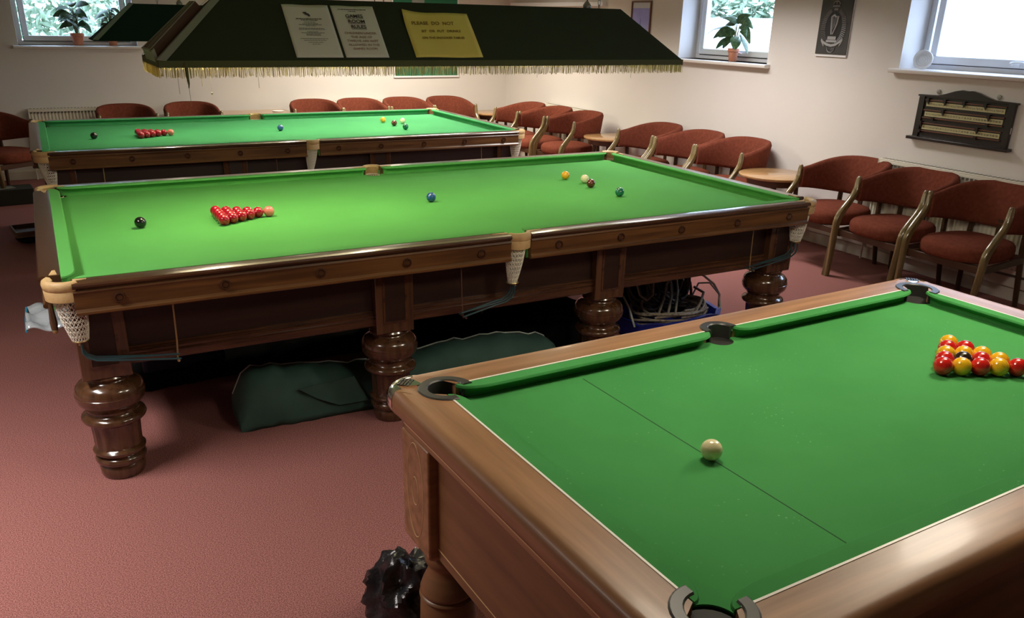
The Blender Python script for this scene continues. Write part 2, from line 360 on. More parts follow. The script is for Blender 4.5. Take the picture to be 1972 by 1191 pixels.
# ------------------------------------------------------------------ billiard table geometry helpers
def bed_poly(L, W, rc, oc, rm, om):
    """rect +-L x +-W with corner notches (circle radius rc centred at oc inside corner) and middle notches"""
    def arc(cx, cy, r, a0, a1, n):
        return [(cx+r*math.cos(a0+(a1-a0)*k/n), cy+r*math.sin(a0+(a1-a0)*k/n)) for k in range(n+1)]
    dx, dy = L-oc[0], W-oc[1]
    aA = -math.acos(dx/rc); aB = -(2*PI-(PI-math.asin(dy/rc)))
    q = arc(oc[0], oc[1], rc, aA, aB, 14)
    d = W-om; e = math.asin(max(-1, min(1, d/rm))); md = arc(0, om, rm, e, -PI-e, 14)
    top = q+md+[(-x, y) for x, y in q][::-1]
    return top+[(-x, -y) for x, y in top]
def cushion_mb(s0, s1, sn0, sn1, ub, ztop, znose, zbot, sgn, axis, base):
    """cushion: s along rail, u outward from nose (0) to rail (ub). s0,s1 ends at rail; sn0,sn1 nose ends. base = nose coordinate"""
    def outl(du, ds):
        P = []
        N = 7
        for k in range(N+1):
            th = PI/2*k/N
            P.append((s0+ds + (sn0-s0)*(1-math.cos(th)), ub - (ub-du)*math.sin(th)))
        for k in range(1, 12): P.append((sn0+(sn1-sn0)*k/12+0*ds, du))
        for k in range(N, -1, -1):
            th = PI/2*k/N
            P.append((s1-ds - (s1-sn1)*(1-math.cos(th)), ub - (ub-du)*math.sin(th)))
        return P
    rings = []
    for du, ds, z in ((ub*.66, .014, zbot-.001), (ub*.62, .014, zbot+.012), (ub*.40, .010, ztop-.013), (.0015, .0015, ztop-.0085), (0, 0, ztop-.006), (.001, .001, ztop-.003), (.004, .002, ztop)):
        r = []
        for s, u in outl(du, ds):
            if u > ub-1e-6: u = ub
            r.append((s, base+sgn*u, z) if axis == 'x' else (base+sgn*u, s, z))
        rings.append(r)
    return MB().loft(rings)

# ------------------------------------------------------------------ snooker table
BED = .81
def make_snooker():
    root = thing('snooker_table', 'full-size snooker table with bright green cloth in the middle of the room', 'snooker table', (0, 0, 0), 0, 'full-size snooker tables')
    L, W, U = 1.784, .889, .05
    # bed and slate
    MB().prism(bed_poly(L+U, W+U, .060, (1.812, .917), .045, .935), BED-.004, BED).build('playing_cloth', M['baize'], root, smooth=False)
    MB().prism(bed_poly(L+U-.01, W+U-.01, .075, (1.82, .925), .055, .945), BED-.06, BED-.004).build('slate_bed', M['slate'], root, smooth=False)
    # cushions
    for sg in (1, -1):
        for a, b, c, d in ((-1.795, -.052, -1.705, -.070), (.052, 1.795, .070, 1.705)):
            cushion_mb(a, b, c, d, U, BED+.0465, BED+.033, BED, sg, 'x', sg*W).build('cushion', M['baize'], root, ang=30)
        cushion_mb(-.900, .900, -.812, .812, U, BED+.0465, BED+.033, BED, sg, 'y', sg*L).build('cushion', M['baize'], root, ang=30)
    # rails: top capping + moulded fascia in one section
    cap = [(0, .020), (0, .045), (.060, .046), (.070, .043), (.0745, .036), (.0745, .030), (.070, .026), (.062, .024), (.062, .018)]
    fas = [(0, .018), (.066, .018), (.070, .012), (.066, .006), (.064, -.052), (.068, -.057), (.0735, -.062), (.0735, -.070), (.066, -.075), (0, -.075)]
    def rail(prof, s0, s1, sgn, axis, base, name, m):
        b = MB(); ring = []
        n = max(2, int(abs(s1-s0)/.25))
        for k in range(n+1):
            s = s0+(s1-s0)*k/n
            ring.append([(s, base+sgn*u, BED+z) if axis == 'x' else (base+sgn*u, s, BED+z) for u, z in prof])
        b.loft(ring); return b.build(name, m, root, ang=25)
    caps = MB()
    for sg in (1, -1):
        for s0, s1 in ((-1.805, -.052), (.052, 1.805)):
            rail(cap, s0, s1, sg, 'x', sg*(W+U), 'rail_cap', M['mahog']); rail(fas, s0, s1, sg, 'x', sg*(W+U), 'rail_fascia', M['fascia'])
        rail(cap, -.865, .865, sg, 'y', sg*(L+U), 'rail_cap', M['mahog']); rail(fas, -.865, .865, sg, 'y', sg*(L+U), 'rail_fascia', M['fascia'])
    # bolt covers on the fascia
    def bolt():
        b = MB(); b.lathe([(.0001, .006), (.011, .006), (.013, .004), (.014, .009), (.018, .009), (.020, .004), (.020, 0)], n=20)
        b.xf(Matrix.Rotation(PI/2, 4, 'X')); return b
    b0 = bolt()
    for sg in (-1, 1):
        xs = [-1.66, -1.29, -.92, -.55, -.20] if True else []
        for x in xs + [-q for q in xs]:
            o = MB().add(b0.v, b0.f); o.xf(Matrix.Rotation(0 if sg < 0 else PI, 4, 'Z')); o.build('bolt_cover', M['mahog'], root, loc=(x, sg*(W+U+.0645), BED-.022))
        for y in (-.65, -.22, .22, .65):
            o = MB().add(b0.v, b0.f); o.xf(Matrix.Rotation(PI/2*sg, 4, 'Z')); o.build('bolt_cover', M['mahog'], root, loc=(sg*(L+U+.0645), y, BED-.022))
    # skirt boards between leg blocks
    lx = [-1.74, -.575, .575, 1.74]; ly = .82; hw = .088
    for sg in (-1, 1):
        for i in range(3):
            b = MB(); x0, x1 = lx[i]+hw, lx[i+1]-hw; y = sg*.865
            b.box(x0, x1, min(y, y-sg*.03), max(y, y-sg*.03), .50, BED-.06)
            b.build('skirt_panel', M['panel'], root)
            m = MB(); pr = [(0, .478), (.016, .480), (.020, .486), (.020, .512), (.014, .516), (.018, .521), (.018, .530), (.008, .536), (.012, .542), (.006, .548), (0, .548)]
            m.loft([[(x, y+sg*u, z) for u, z in pr] for x in (x0, x1)]); m.build('skirt_moulding', M['mahog'], root, ang=25)
    for sg in (-1, 1):
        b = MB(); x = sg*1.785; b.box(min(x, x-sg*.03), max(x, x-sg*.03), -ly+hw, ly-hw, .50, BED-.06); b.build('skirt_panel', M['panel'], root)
        m = MB(); pr = [(0, .478), (.016, .480), (.020, .486), (.020, .512), (.014, .516), (.018, .521), (.018, .530), (.008, .536), (.012, .542), (.006, .548), (0, .548)]
        m.loft([[(x+sg*u, y, z) for u, z in pr] for y in (-ly+hw, ly-hw)]); m.build('skirt_moulding', M['mahog'], root, ang=25)
    # legs
    prof = [(.0001, 0), (.078, 0), (.084, .012), (.086, .045), (.080, .055), (.086, .060), (.094, .068), (.097, .080), (.092, .090), (.084, .094), (.088, .100), (.098, .110), (.099, .118), (.092, .126),
            (.086, .130), (.088, .134), (.089, .180), (.092, .232), (.093, .238), (.104, .243), (.116, .250), (.120, .260), (.116, .270), (.104, .276), (.096, .280), (.092, .290), (.095, .303), (.108, .314),
            (.121, .328), (.127, .344), (.1285, .362), (.126, .364), (.1265, .368), (.122, .390), (.110, .404), (.094, .413), (.084, .418), (.082, .424), (.088, .430), (.090, .437), (.086, .444), (.0001, .444)]
    first = None
    for x in lx:
        for sg in (-1, 1):
            if first is None:
                first = MB().lathe(prof, n=48, flute=(.133, .235, .006)).build('leg', M['legw'], root, ang=45)
                blk = MB().box(-hw, hw, -hw, hw, .444, BED-.06)
                bo = blk.build('leg_block', M['legw'], first, bevel=.004)
                pn = MB()
                for s2 in (-1,):
                    yy = s2*hw; a, c = sorted((yy, yy+s2*.004))
                    pn.box(-.056, -.046, a, c, .50, .745); pn.box(.046, .056, a, c, .50, .745); pn.box(-.056, .056, a, c, .49, .50); pn.box(-.056, .056, a, c, .745, .75)
                pn.build('block_moulding', M['mahog'], first)
                pn2 = MB()
                for s2 in (-1,):
                    yy = s2*hw; a, c = sorted((yy, yy+s2*.0015)); pn2.box(-.046, .046, a, c, .50, .745)
                pn2.build('inset_panel', M['panel'], first)
                leg = first
            else:
                leg = copy_tree(first, root)
            leg.location = (x, sg*ly, 0); leg.rotation_euler = (0, 0, 0 if sg < 0 else PI)
    # pockets
    def pocket(cx, cy, out_ang, half, dirx, corner):
        """leather hood spans out_ang +- half on the outside of the pocket"""
        n = 12; R = .058 if corner else .05
        b = MB(); rings = []
        Rm = R+.006 if corner else .052
        for k in range(n+1):
            a = out_ang-half+2*half*k/n; ca, sa = math.cos(a), math.sin(a)
            pr = [(R-.012, .040), (R-.004, .050), (R+.008, .052), (R+.018, .046), (R+.021, .034), (R+.018, .018), (R+.016, .016), (R+.018, .012), (R+.016, -.022), (R+.012, -.022), (R+.004, .010), (R-.008, .030)]
            rings.append([(cx+r*ca, cy+r*sa, BED+z) for r, z in pr])
        b.loft(rings)
        p = b.build('pocket', M['leather'], root, ang=50); p['label'] = 'tan leather pocket hood with a white string net'
        # green cloth liner tongues beside the hood
        l = MB()
        for s2 in (-1, 1):
            a = out_ang+s2*(half+.22); x, y = cx+(R+.004)*math.cos(a), cy+(R+.004)*math.sin(a)
            l.box(x-.006, x+.006, y-.006, y+.006, BED-.075, BED+.02)
        l.build('pocket_liner', M['baize'], p)
        # net
        nb = MB(); nu, nv = 20, 19
        bx, by = cx+(.012*math.cos(out_ang)), cy+.012*math.sin(out_ang)
        zt, zb = BED-.005, BED-.185
        def net(u, v):
            a = 2*PI*(u + (.5/nu if int(round(v*(nv-1))) % 2 else 0))
            r = R*.92-.022*v+.004*math.sin(v*PI)-.004*v*v
            return (cx+(bx-cx)*v+dirx*.022*v+r*math.cos(a), cy+(by-cy)*v+r*math.sin(a), zt+(zb-zt)*v)
        V = [[net(i/nu, j/(nv-1)) for i in range(nu)] for j in range(nv)]
        for j in range(nv-1):
            for i in range(nu):
                k = i if j % 2 == 0 else (i+1) % nu
                k2 = (i-1) % nu if j % 2 == 0 else i
                nb.tube([V[j][i], V[j+1][k]], .0017, 4, caps=False); nb.tube([V[j][i], V[j+1][k2]], .0017, 4, caps=False)
                if j % 2 == 0: nb.tube([V[j][i], V[j][(i+1) % nu]], .0017, 4, caps=False)
        nb.build('net', M['cord'], p)
        e = V[-1]; ex = sum(q[0] for q in e)/nu; ey = sum(q[1] for q in e)/nu; ez = zb
        g = MB(); g.tube([(ex+.027*math.cos(2*PI*k/16), ey+.027*math.sin(2*PI*k/16), ez) for k in range(17)], .0035, 6)
        for dy in (-.02, 0, .02): g.tube([(ex-dirx*.005, ey+dy, ez+.004), (ex-dirx*.005, ey+dy, ez-.014)], .0045, 6)
        g.build('net_ring', M['brass'], p)
        if dirx:
            w = MB(); ln = .36 if corner else .27; ln = .33 if corner else .26
            for i, dy in enumerate((-.022, 0, .022)):
                w.tube([(ex, ey+dy, ez-.010), (ex, ey+dy, ez-.045), (ex+dirx*.012, ey+dy, ez-.066), (ex+dirx*.04, ey+dy, ez-.082), (ex+dirx*.10, ey+dy, ez-.092), (ex+dirx*ln, ey+dy, ez-.125+(.012 if i == 1 else 0))], .0042, 8)
            w.build('ball_rail', M['rod'], p)
            st = MB(); sx = ex+dirx*(ln-.01)
            st.sweeprect([(sx+dirx*.01, ey, BED-.075), (sx+dirx*.006, ey, ez-.06), (sx, ey, ez-.14)], .004, .006, (0, 1, 0))
            st.tube([(sx, ey-.034, ez-.128), (sx, ey+.034, ez-.128)], .005, 6)
            st.build('rail_strap', M['brass'] if corner else M['brownb'], p)
    for sx in (-1, 1):
        for sy in (-1, 1):
            pocket(sx*1.822, sy*.930, math.atan2(sy, sx), math.radians(74), -sx, True)
    for sy in (-1, 1): pocket(0, sy*.955, math.atan2(sy, 0), math.radians(62), -1, False)
    # green sides under corner hoods (slate cloth) and straps of leather onto rail tops
    for sx in (-1, 1):
        for sy in (-1, 1):
            0 if 1 else t.box(*sorted((sx*1.80, sx*1.865)), *sorted((sy*.975, sy*.983)), BED+.0455, BED+.0485) if False else None
            MB().prism([(sx*1.755, sy*.955), (sx*1.80, sy*.950), (sx*1.80, sy*.972), (sx*1.755, sy*.963)], BED+.0455, BED+.048).build('leather_tongue', M['leather'], root)
            MB().prism([(sx*1.850, sy*.80), (sx*1.845, sy*.862), (sx*1.872, sy*.862), (sx*1.86, sy*.80)], BED+.0455, BED+.048).build('leather_tongue', M['leather'], root)
    for sy in (-1, 1):
        for s2 in (-1, 1): MB().prism([(s2*.052, sy*.955), (s2*.052, sy*.975), (s2*.125, sy*.962), (s2*.125, sy*.957)], BED+.0455, BED+.048).build('leather_tongue', M['leather'], root)
    return root
snooker = make_snooker()
snooker2 = copy_tree(snooker); snooker2.location = (-.006, 3.2735, 0)
tag(snooker2, 'farther full-size snooker table with green cloth, parallel to the back wall', 'snooker table')
for c in children(snooker2):
    if c.name.startswith(('playing_cloth', 'cushion')):
        me = c.data
        c.data = me.copy(); c.data.materials[0] = M['baize2']

# ------------------------------------------------------------------ balls
R_S = .02625
def ball(name, m, r, loc, label, group=None):
    if r not in ball.mesh:
        o = MB().sphere((0, 0, 0), r, 20).build('b', m, ang=180); ball.mesh[r] = o.data.copy(); bpy.data.objects.remove(o)
    me = ball.cache.get((r, m.name))
    if me is None: me = ball.mesh[r].copy(); me.materials.clear(); me.materials.append(m); me.name = name; ball.cache[(r, m.name)] = me
    o = bpy.data.objects.new(name, me); C.objects.link(o); o.location = loc; tag(o, label, 'ball', group); return o
ball.mesh = {}; ball.cache = {}
ordn = ['first', 'second', 'third', 'fourth', 'fifth']
def pos_word(k, n):
    if n == 1: return 'alone at the tip'
    if k == 0: return 'nearest the viewer'
    if k == n-1: return 'farthest back'
    if n == 3: return 'in the middle'
    if n == 4: return 'second from viewer' if k == 1 else 'third from viewer'
    return ['', 'second from viewer', 'in the middle', 'fourth from viewer'][k]
def rack(px, py, d, place, grp):
    for n in range(1, 6):
        for k in range(n):
            x = px-d*1.01-(n-1)*d*.866*1.005; y = py+(k-(n-1)/2)*d*1.005
            lab = ('racked red ball touching the pink, %s' % place) if n == 1 else 'red ball, %s row from the pink, %s, %s' % (ordn[n-1], pos_word(k, n), place)
            ball('red_ball', BM['red'], R_S, (x, y, BED+R_S), lab, grp)
rack(-.885, -.008, .0525, 'on the middle table', 'racked reds on the middle snooker table')
rack(-.900, 3.266, .0525, 'on the far table', 'racked reds on the far snooker table')
for tbl, col, x, y in (('middle', 'black', -1.479, -.02), ('middle', 'pink', -.885, -.008), ('middle', 'blue', -.002, .006), ('middle', 'yellow', 1.06, .32), ('middle', 'white', 1.105, .165),
                       ('middle', 'brown', 1.055, .022), ('middle', 'green', 1.059, -.272), ('far', 'black', -1.47, 3.242), ('far', 'pink', -.900, 3.266), ('far', 'blue', -.002, 3.285),
                       ('far', 'brown', 1.056, 3.309), ('far', 'yellow', 1.052, 3.591), ('far', 'white', 1.199, 3.458), ('far', 'green', 1.05, 3.013)):
    nm = {'white': 'cue_ball'}.get(col, col + '_ball')
    extra = {'black': 'alone near the left end', 'pink': 'at the tip of the red triangle', 'blue': 'on the centre spot', 'yellow': 'on the baulk line', 'white': 'beside the brown', 'brown': 'between the yellow and the green', 'green': 'nearest the viewer on the baulk line'}[col]
    ball(nm, BM[col], R_S, (x, y, BED+R_S), '%s ball %s of the %s snooker table' % ('cream-white cue' if col == 'white' else col, extra, tbl))

# ------------------------------------------------------------------ pool table
PX, PY, PA = -.1114, -2.9232, .028
PB = .8666
def make_pool():
    root = thing('pool_table', 'walnut pub pool table with green cloth in the foreground', 'pool table', (PX, PY, 0), PA)
    L, W, U = .884, .443, .040
    zt = PB+.036
    MB().prism(bed_poly(L+U, W+U, .052, (.905, .464), .040, .478), PB-.004, PB).build('playing_cloth', M['pbaize'], root, smooth=False)
    MB().prism(bed_poly(L+U-.004, W+U-.004, .056, (.907, .466), .044, .480), PB-.03, PB-.004).build('slate_bed', M['slate'], root, smooth=False)
    MB().box(-L+.2*2*L-.0012, -L+.2*2*L+.0012, -W+.012, W-.012, PB, PB+.0004).build('baulk_line', M['line'], root)
    for sg in (1, -1):
        for a, b, c, d in ((-.882, -.048, -.79, -.105), (.048, .882, .105, .79)):
            cushion_mb(a, b, c, d, U, zt, PB+.026, PB, sg, 'x', sg*W).build('cushion', M['pbaize'], root, ang=30)
            s = MB().box(max(a, -.868), min(b, .868), *sorted((sg*(W+U-.0005), sg*(W+U+.0045))), PB+.02, zt+.0012); s.build('white_strip', M['strip'], root)
        cushion_mb(-.441, .441, -.35, .35, U, zt, PB+.026, PB, sg, 'y', sg*L).build('cushion', M['pbaize'], root, ang=30)
        s = MB().box(*sorted((sg*(L+U-.0005), sg*(L+U+.0045))), -.425, .425, PB+.02, zt+.0012); s.build('white_strip', M['strip'], root)
    # rails (lofted, rounded outer edge, cut round the pockets)
    IL, IW, OL, OW, RC = L+U+.003, W+U+.003, 1.040, .600, .075
    rp = .062; pcx, pcy = .912, .471; rmid = .052; mcy = .482
    def sect(I, O):
        Iv, Ov = Vector(I), Vector(O); d = Ov-Iv; ln = d.length; d.normalize(); r = .030
        pr = [(0, -.075), (0, 0), (ln*.5, .0008), (ln-r, 0)]
        for k in range(1, 7):
            a = PI/2*k/6; pr.append((ln-r+r*math.sin(a), -r*.9+r*.9*math.cos(a)))
        pr += [(ln, -.040), (ln-.004, -.052), (ln-.014, -.062), (ln-.030, -.068), (ln-.045, -.075)]
        return [(Iv.x+d.x*u, Iv.y+d.y*u, zt+z) for u, z in pr]
    def corner_pair(t):
        """t 0..1 from the mitre along the long rail: (inner, outer) for the +x +y corner"""
        a0 = PI/4; a1 = PI/2+PI*.17
        a = a0+(a1-a0)*t
        I = (pcx+rp*math.cos(a), pcy+rp*math.sin(a))
        b = PI/4+(PI/2-PI/4)*t
        O = (OL-RC+RC*math.cos(b), OW-RC+RC*math.sin(b))
        return I, O
    def long_rail(sy):
        R = []
        for k in range(0, 9):
            I, O = corner_pair(k/8); R.append((I, O))
        Ix = R[-1][0][0]
        R.append(((Ix-.001, IW), (OL-RC-.01, OW)))
        for k in range(1, 8): x = Ix-(Ix-rmid)*k/8; R.append(((x, IW), (x+(OL-RC-.01-Ix)*(1-k/8), OW)))
        for k in range(0, 11):
            a = PI*k/10; R.append(((rmid*math.cos(a), mcy+rmid*math.sin(a)), (rmid*math.cos(a), OW)))
        full = [(i, o) for i, o in R] 
        left = [((-i[0], i[1]), (-o[0], o[1])) for i, o in R[:17]][::-1]
        full += left
        b = MB().loft([[(x, y*sy, z) for x, y, z in sect(i, o)] for i, o in full]); b.build('long_rail', M['walnut'], root, ang=40)
    def short_rail(sx):
        R = []
        for k in range(0, 9):
            t = k/8; a = PI/4+(-PI*.17-PI/4)*t; I = (pcx+rp*math.cos(a), pcy+rp*math.sin(a)); b = PI/4*(1-t)
            R.append((I, (OL-RC+RC*math.cos(b), OW-RC+RC*math.sin(b))))
        Iy = R[-1][0][1]; R.append(((IL, Iy-.001), (OL, OW-RC-.01)))
        for k in range(1, 6): y = Iy*(1-k/6); R.append(((IL, y), (OL, y*1.15)))
        full = R + [((i[0], -i[1]), (o[0], -o[1])) for i, o in R][::-1]
        b = MB().loft([[(x*sx, y, z) for x, y, z in sect(i, o)] for i, o in full]); b.build('end_rail', M['walnuty'], root, ang=40)
    for s in (-1, 1): long_rail(s); short_rail(s)
    # pocket rims
    def rim(cx, cy, r, a0, a1, name='pocket'):
        b = MB(); rg = []
        n = 24
        for k in range(n+1):
            a = a0+(a1-a0)*k/n; c, s = math.cos(a), math.sin(a)
            pr = [(r-.016, -.10), (r-.016, .0005), (r-.013, .0035), (r+.006, .0035), (r+.0095, .001), (r+.0095, -.004), (r-.010, -.008), (r-.010, -.10)]
            rg.append([(cx+q*c, cy+q*s, zt+z) for q, z in pr])
        b.loft(rg); p = b.build(name, M['plastic'], root, ang=35); p['label'] = 'black plastic pocket surround'
        c = MB().lathe([(.0001, -.115), (r-.010, -.115), (r-.008, -.04)], cx, cy, 24, zt); c.build('pocket_lining', M['pit'], p)
    for sx in (-1, 1):
        for sy in (-1, 1):
            th = math.atan2(sy, sx); rim(sx*pcx, sy*pcy, rp, th-PI*.75, th+PI*.75)
    for sy in (-1, 1): rim(0, sy*mcy, rmid, math.atan2(sy, 0)-PI*.52, math.atan2(sy, 0)+PI*.52)
    # chrome corner castings
    for sx in (-1, 1):
        for sy in (-1, 1):
            rg = []
            for k in range(17):
                b_ = PI/4+(k-8)/8*.95; ox, oy = OL-RC+RC*math.cos(b_), OW-RC+RC*math.sin(b_); d = Vector((math.cos(b_), math.sin(b_)))
                s_ = sect((ox-d.x*.055, oy-d.y*.055), (ox, oy))[2:]
                out = [((x+d.x*.0025)*sx, (y+d.y*.0025)*sy, z+.0022) for x, y, z in s_]
                out.append(((ox-d.x*.050)*sx, (oy-d.y*.050)*sy, zt-.07)); out.append(((ox-d.x*.055)*sx, (oy-d.y*.055)*sy, zt-.02))
                rg.append(out)
            cc = MB().loft(rg)
            # pointed tongue to the pocket
            a = Vector((math.cos(PI/4), math.sin(PI/4))); nrm = Vector((-a.y, a.x)); p0 = Vector((pcx, pcy))+a*(rp+.004); mid = p0+a*.034
            pts = [p0+nrm*.004, p0-nrm*.004, mid-nrm*.024, mid+nrm*.024]
            cc.prism([(p.x*sx, p.y*sy) for p in pts], zt-.01, zt+.0032)
            ch = cc.build('corner_casting', M['chrome'], root, ang=40)
            g = MB()
            for i in range(4):
                for j in range(5):
                    q = mid+a*(-.006+i*.0085)+nrm*((j-2)*.0085)
                    g.box(q.x*sx-.003, q.x*sx+.003, q.y*sy-.003, q.y*sy+.003, zt+.002, zt+.0042)
            g.build('grip_studs', M['plastic'], ch)
    # body
    BL, BW = 1.000, .545; z1 = zt-.07
    fz = MB()
    for a in ((-BL, BL, -BW, -BW+.03), (-BL, BL, BW-.03, BW), (-BL, -BL+.03, -BW, BW), (BL-.03, BL, -BW, BW)): fz.box(*a, .785, z1)
    fz.build('frieze', M['walnuty'], root, bevel=.003)
    for sg in (-1, 1):
        MB().box(*sorted((sg*(BL-.022), sg*(BL-.045))), -BW+.03, BW-.03, .475, .785).build('end_panel', M['pside'], root)
        MB().box(-BL+.03, BL-.03, *sorted((sg*(BW-.022), sg*(BW-.045))), .475, .785).build('side_panel', M['pside'], root)
    pin = MB(); q = .0013
    for sg in (-1, 1):
        pin.box(*sorted((sg*BL, sg*(BL+.0008))), -BW+.01, BW-.01, .803-q, .803+q); pin.box(-BL+.01, BL-.01, *sorted((sg*BW, sg*(BW+.0008))), .803-q, .803+q)
        pin.box(*sorted((sg*(BL-.022), sg*(BL-.0212))), -.39, .39, .505-q, .505+q); pin.box(-.84, .84, *sorted((sg*(BW-.022), sg*(BW-.0212))), .505-q, .505+q)
    pin.build('pinstripe', M['inlay'], root)
    def block(sx, sy):
        b = MB(); w = .155
        # L-shaped corner post with clipped foot
        for (ax0, ax1, ay0, ay1) in ((BL-w, BL+.003, BW-w, BW+.003),):
            top = [(ax0, ay0), (ax1, ay0), (ax1, ay1), (ax0, ay1)]
            b.loft([[(x*sx, y*sy, z) for x, y in [(ax0+k, ay0+k), (ax1-k, ay0+k), (ax1-k, ay1-k), (ax0+k, ay1-k)]] for z, k in ((.445, .030), (.475, 0), (.785, 0))])
        o = b.build('corner_block', M['walnut'], root, bevel=.006)
        iv = MB()
        for (ry, rz) in ((.048, .135), (.018, .040)):
            for face in (0, 1):
                c = BL-w/2 if face else BW-w/2
                P = []
                for k in range(41):
                    a = 2*PI*k/40; s, z = c+ry*math.cos(a), .640+rz*math.sin(a)
                    P.append((s*sx, (BW+.003)*sy, z) if face else ((BL+.003)*sx, s*sy, z))
                iv.tube(P, .0014, 5)
        iv.build('oval_inlay', M['inlay'], o)
    for sx in (-1, 1):
        for sy in (-1, 1): block(sx, sy)
    prof = [(.0001, 0), (.050, 0), (.058, .01), (.060, .03), (.050, .045), (.055, .055), (.068, .085), (.074, .14), (.076, .22), (.074, .285), (.070, .296), (.074, .300), (.077, .305), (.074, .310), (.070, .312), (.074, .318), (.074, .326),
            (.066, .350), (.056, .372), (.050, .392), (.052, .402), (.060, .412), (.060, .432), (.054, .445), (.0001, .445)]
    lg = MB().lathe(prof, n=40).build('leg', M['pside'], root, ang=40); lg.location = (-BL+.082, BW-.082, 0)
    for sx, sy in ((1, 1), (-1, -1), (1, -1)):
        c = lg.copy(); C.objects.link(c); c.parent = root; c.location = (sx*(BL-.082), sy*(BW-.082), 0)
    MB().box(-.9, .9, -.45, .45, .47, .50).build('ball_tray_base', M['pit'], root)
    return root
pool = make_pool()
def pw(x, y): return (PX+x*math.cos(PA)-y*math.sin(PA), PY+x*math.sin(PA)+y*math.cos(PA))
rows = ['r', 'ry', 'ybr', 'ryry', 'yryyr']
# letters run from the long side nearest the viewer (right in the photo) to the far side
d = .0508; sp = .451
rows = ['r', 'yr', 'rky', 'yryr', 'ryyry']
for n in range(5):
    for k in range(n+1):
        c = rows[n][k]; x = sp+(n-2)*d*.866*1.006; y = (k-n/2)*d*1.006
        wx, wy = pw(x, y); nm = {'r': 'red', 'y': 'yellow', 'k': 'black'}[c]
        lab = 'red pool ball alone at the tip of the triangle' if n == 0 else '%s pool ball, %s row from the triangle tip, %s' % (nm, ordn[n], pos_word(k, n+1))
        ball(nm+'_ball', BM[{'r': 'pred', 'y': 'pyellow', 'k': 'pblack'}[c]], .0254, (wx, wy, PB+.0254), lab, 'racked balls on the pool table')
ball('cue_ball', BM['pwhite'], .0238, (-.644, -2.997, PB+.0238), 'cream-white cue ball standing alone on the foreground pool table')

# ------------------------------------------------------------------ tub chairs
def make_chair():
    root = thing('tub_chair', 'x', 'chair', (0, 0, 0), 0, 'rust fabric tub chairs along the walls')
    # seat (front = -y)
    def seat_out(k):
        P = []
        for i in range(36):
            a = 2*PI*i/36; c, s = math.cos(a), math.sin(a); e = 2/3.2
            x = .258*math.copysign(abs(c)**e, c); y = .258*math.copysign(abs(s)**e, s)
            if y < 0: y *= 1.06+.10*(1-(x/.258)**2)*.8
            else: x *= 1-.14*(y/.258)
            P.append((x*k, y*k-.035))
        return P
    rg = []
    for k, z in ((.0005, .355), (.93, .355), (.98, .363), (1, .385), (1, .410), (.985, .432), (.93, .450), (.78, .462), (.45, .470), (.0005, .472)): rg.append([(x, y, z) for x, y in seat_out(k)])
    MB().loft(rg).build('seat', M['chairf'], root, ang=60)
    # wraparound back
    def plan(t):
        """t -1..1 : U-shaped arc, ends at the arm fronts"""
        a = t*PI*.60
        x = .285*math.sin(a)*1.0; y = .285*math.cos(a)
        # straighten: superellipse
        e = .72; x = .272*math.copysign(abs(math.sin(t*PI/2))**e, t); y = -.145+.42*abs(math.cos(t*PI/2))**e
        return Vector((x, y))
    n = 29; rings = []
    for i in range(n):
        t = -1+2*i/(n-1); p = plan(t); t1 = min(1, t+.02); t0 = max(-1, t-.02); tg = (plan(t1)-plan(t0)).normalized(); nr = Vector((tg.y, -tg.x))*-1   # outward
        if nr.dot(p-Vector((0, 0))) < 0: nr = -nr
        f = abs(t); back = 1-f**2.2
        zt = .715+.088*back; zb = .555-.055*back
        th = .022+.010*back; lean = .030*back
        sec = [(-th*.7, zb+.004), (-th, zb+.03), (-th*1.05, (zb+zt)/2), (-th, zt-.03), (-th*.6, zt-.006), (0, zt), (th*.6, zt-.006), (th, zt-.03), (th, zb+.03), (th*.7, zb+.004), (0, zb)]
        rings.append([(p.x+nr.x*(u+lean*(z-zb)/.2), p.y+nr.y*(u+lean*(z-zb)/.2), z) for u, z in sec])
    MB().loft(rings).build('backrest', M['chairf'], root, ang=70)
    for sx in (-1, 1):
        b = MB(); x = sx*.285
        path = [(sx*.274, -.335, 0), (sx*.279, -.322, .18), (x, -.312, .34), (x, -.308, .40), (x, -.300, .435), (x, -.280, .470), (x, -.245, .515), (x, -.205, .560), (x, -.172, .605), (x, -.155, .650), (x, -.150, .700), (x, -.148, .722), (x, -.147, .733)]
        b.sweeprect(path, [.036]*11+[.030, .018], [.038, .044, .052, .058, .060, .058, .054, .050, .046, .042, .038, .032, .018], (1, 0, 0))
        b.build('leg', M['chairw'], root, ang=45)
        r = MB().sweeprect([(sx*.215, .285, 0), (sx*.205, .262, .20), (sx*.195, .240, .40), (sx*.190, .240, .56)], .030, [.030, .036, .040, .036], (1, 0, 0)); r.build('leg', M['chaird'], root, ang=45)
        s = MB().sweeprect([(sx*.262, -.29, .325), (sx*.205, .25, .325)], .022, .045, (1, 0, 0)); s.build('side_rail', M['chaird'], root)
    MB().box(-.265, .265, -.300, -.277, .31, .356).build('front_rail', M['chaird'], root, bevel=.003)
    MB().box(-.20, .20, .235, .255, .31, .356).build('rear_rail', M['chaird'], root, bevel=.003)
    MB().box(-.018, .018, .248, .262, .375, .56).build('back_strut', M['chaird'], root)
    return root
chair0 = make_chair()
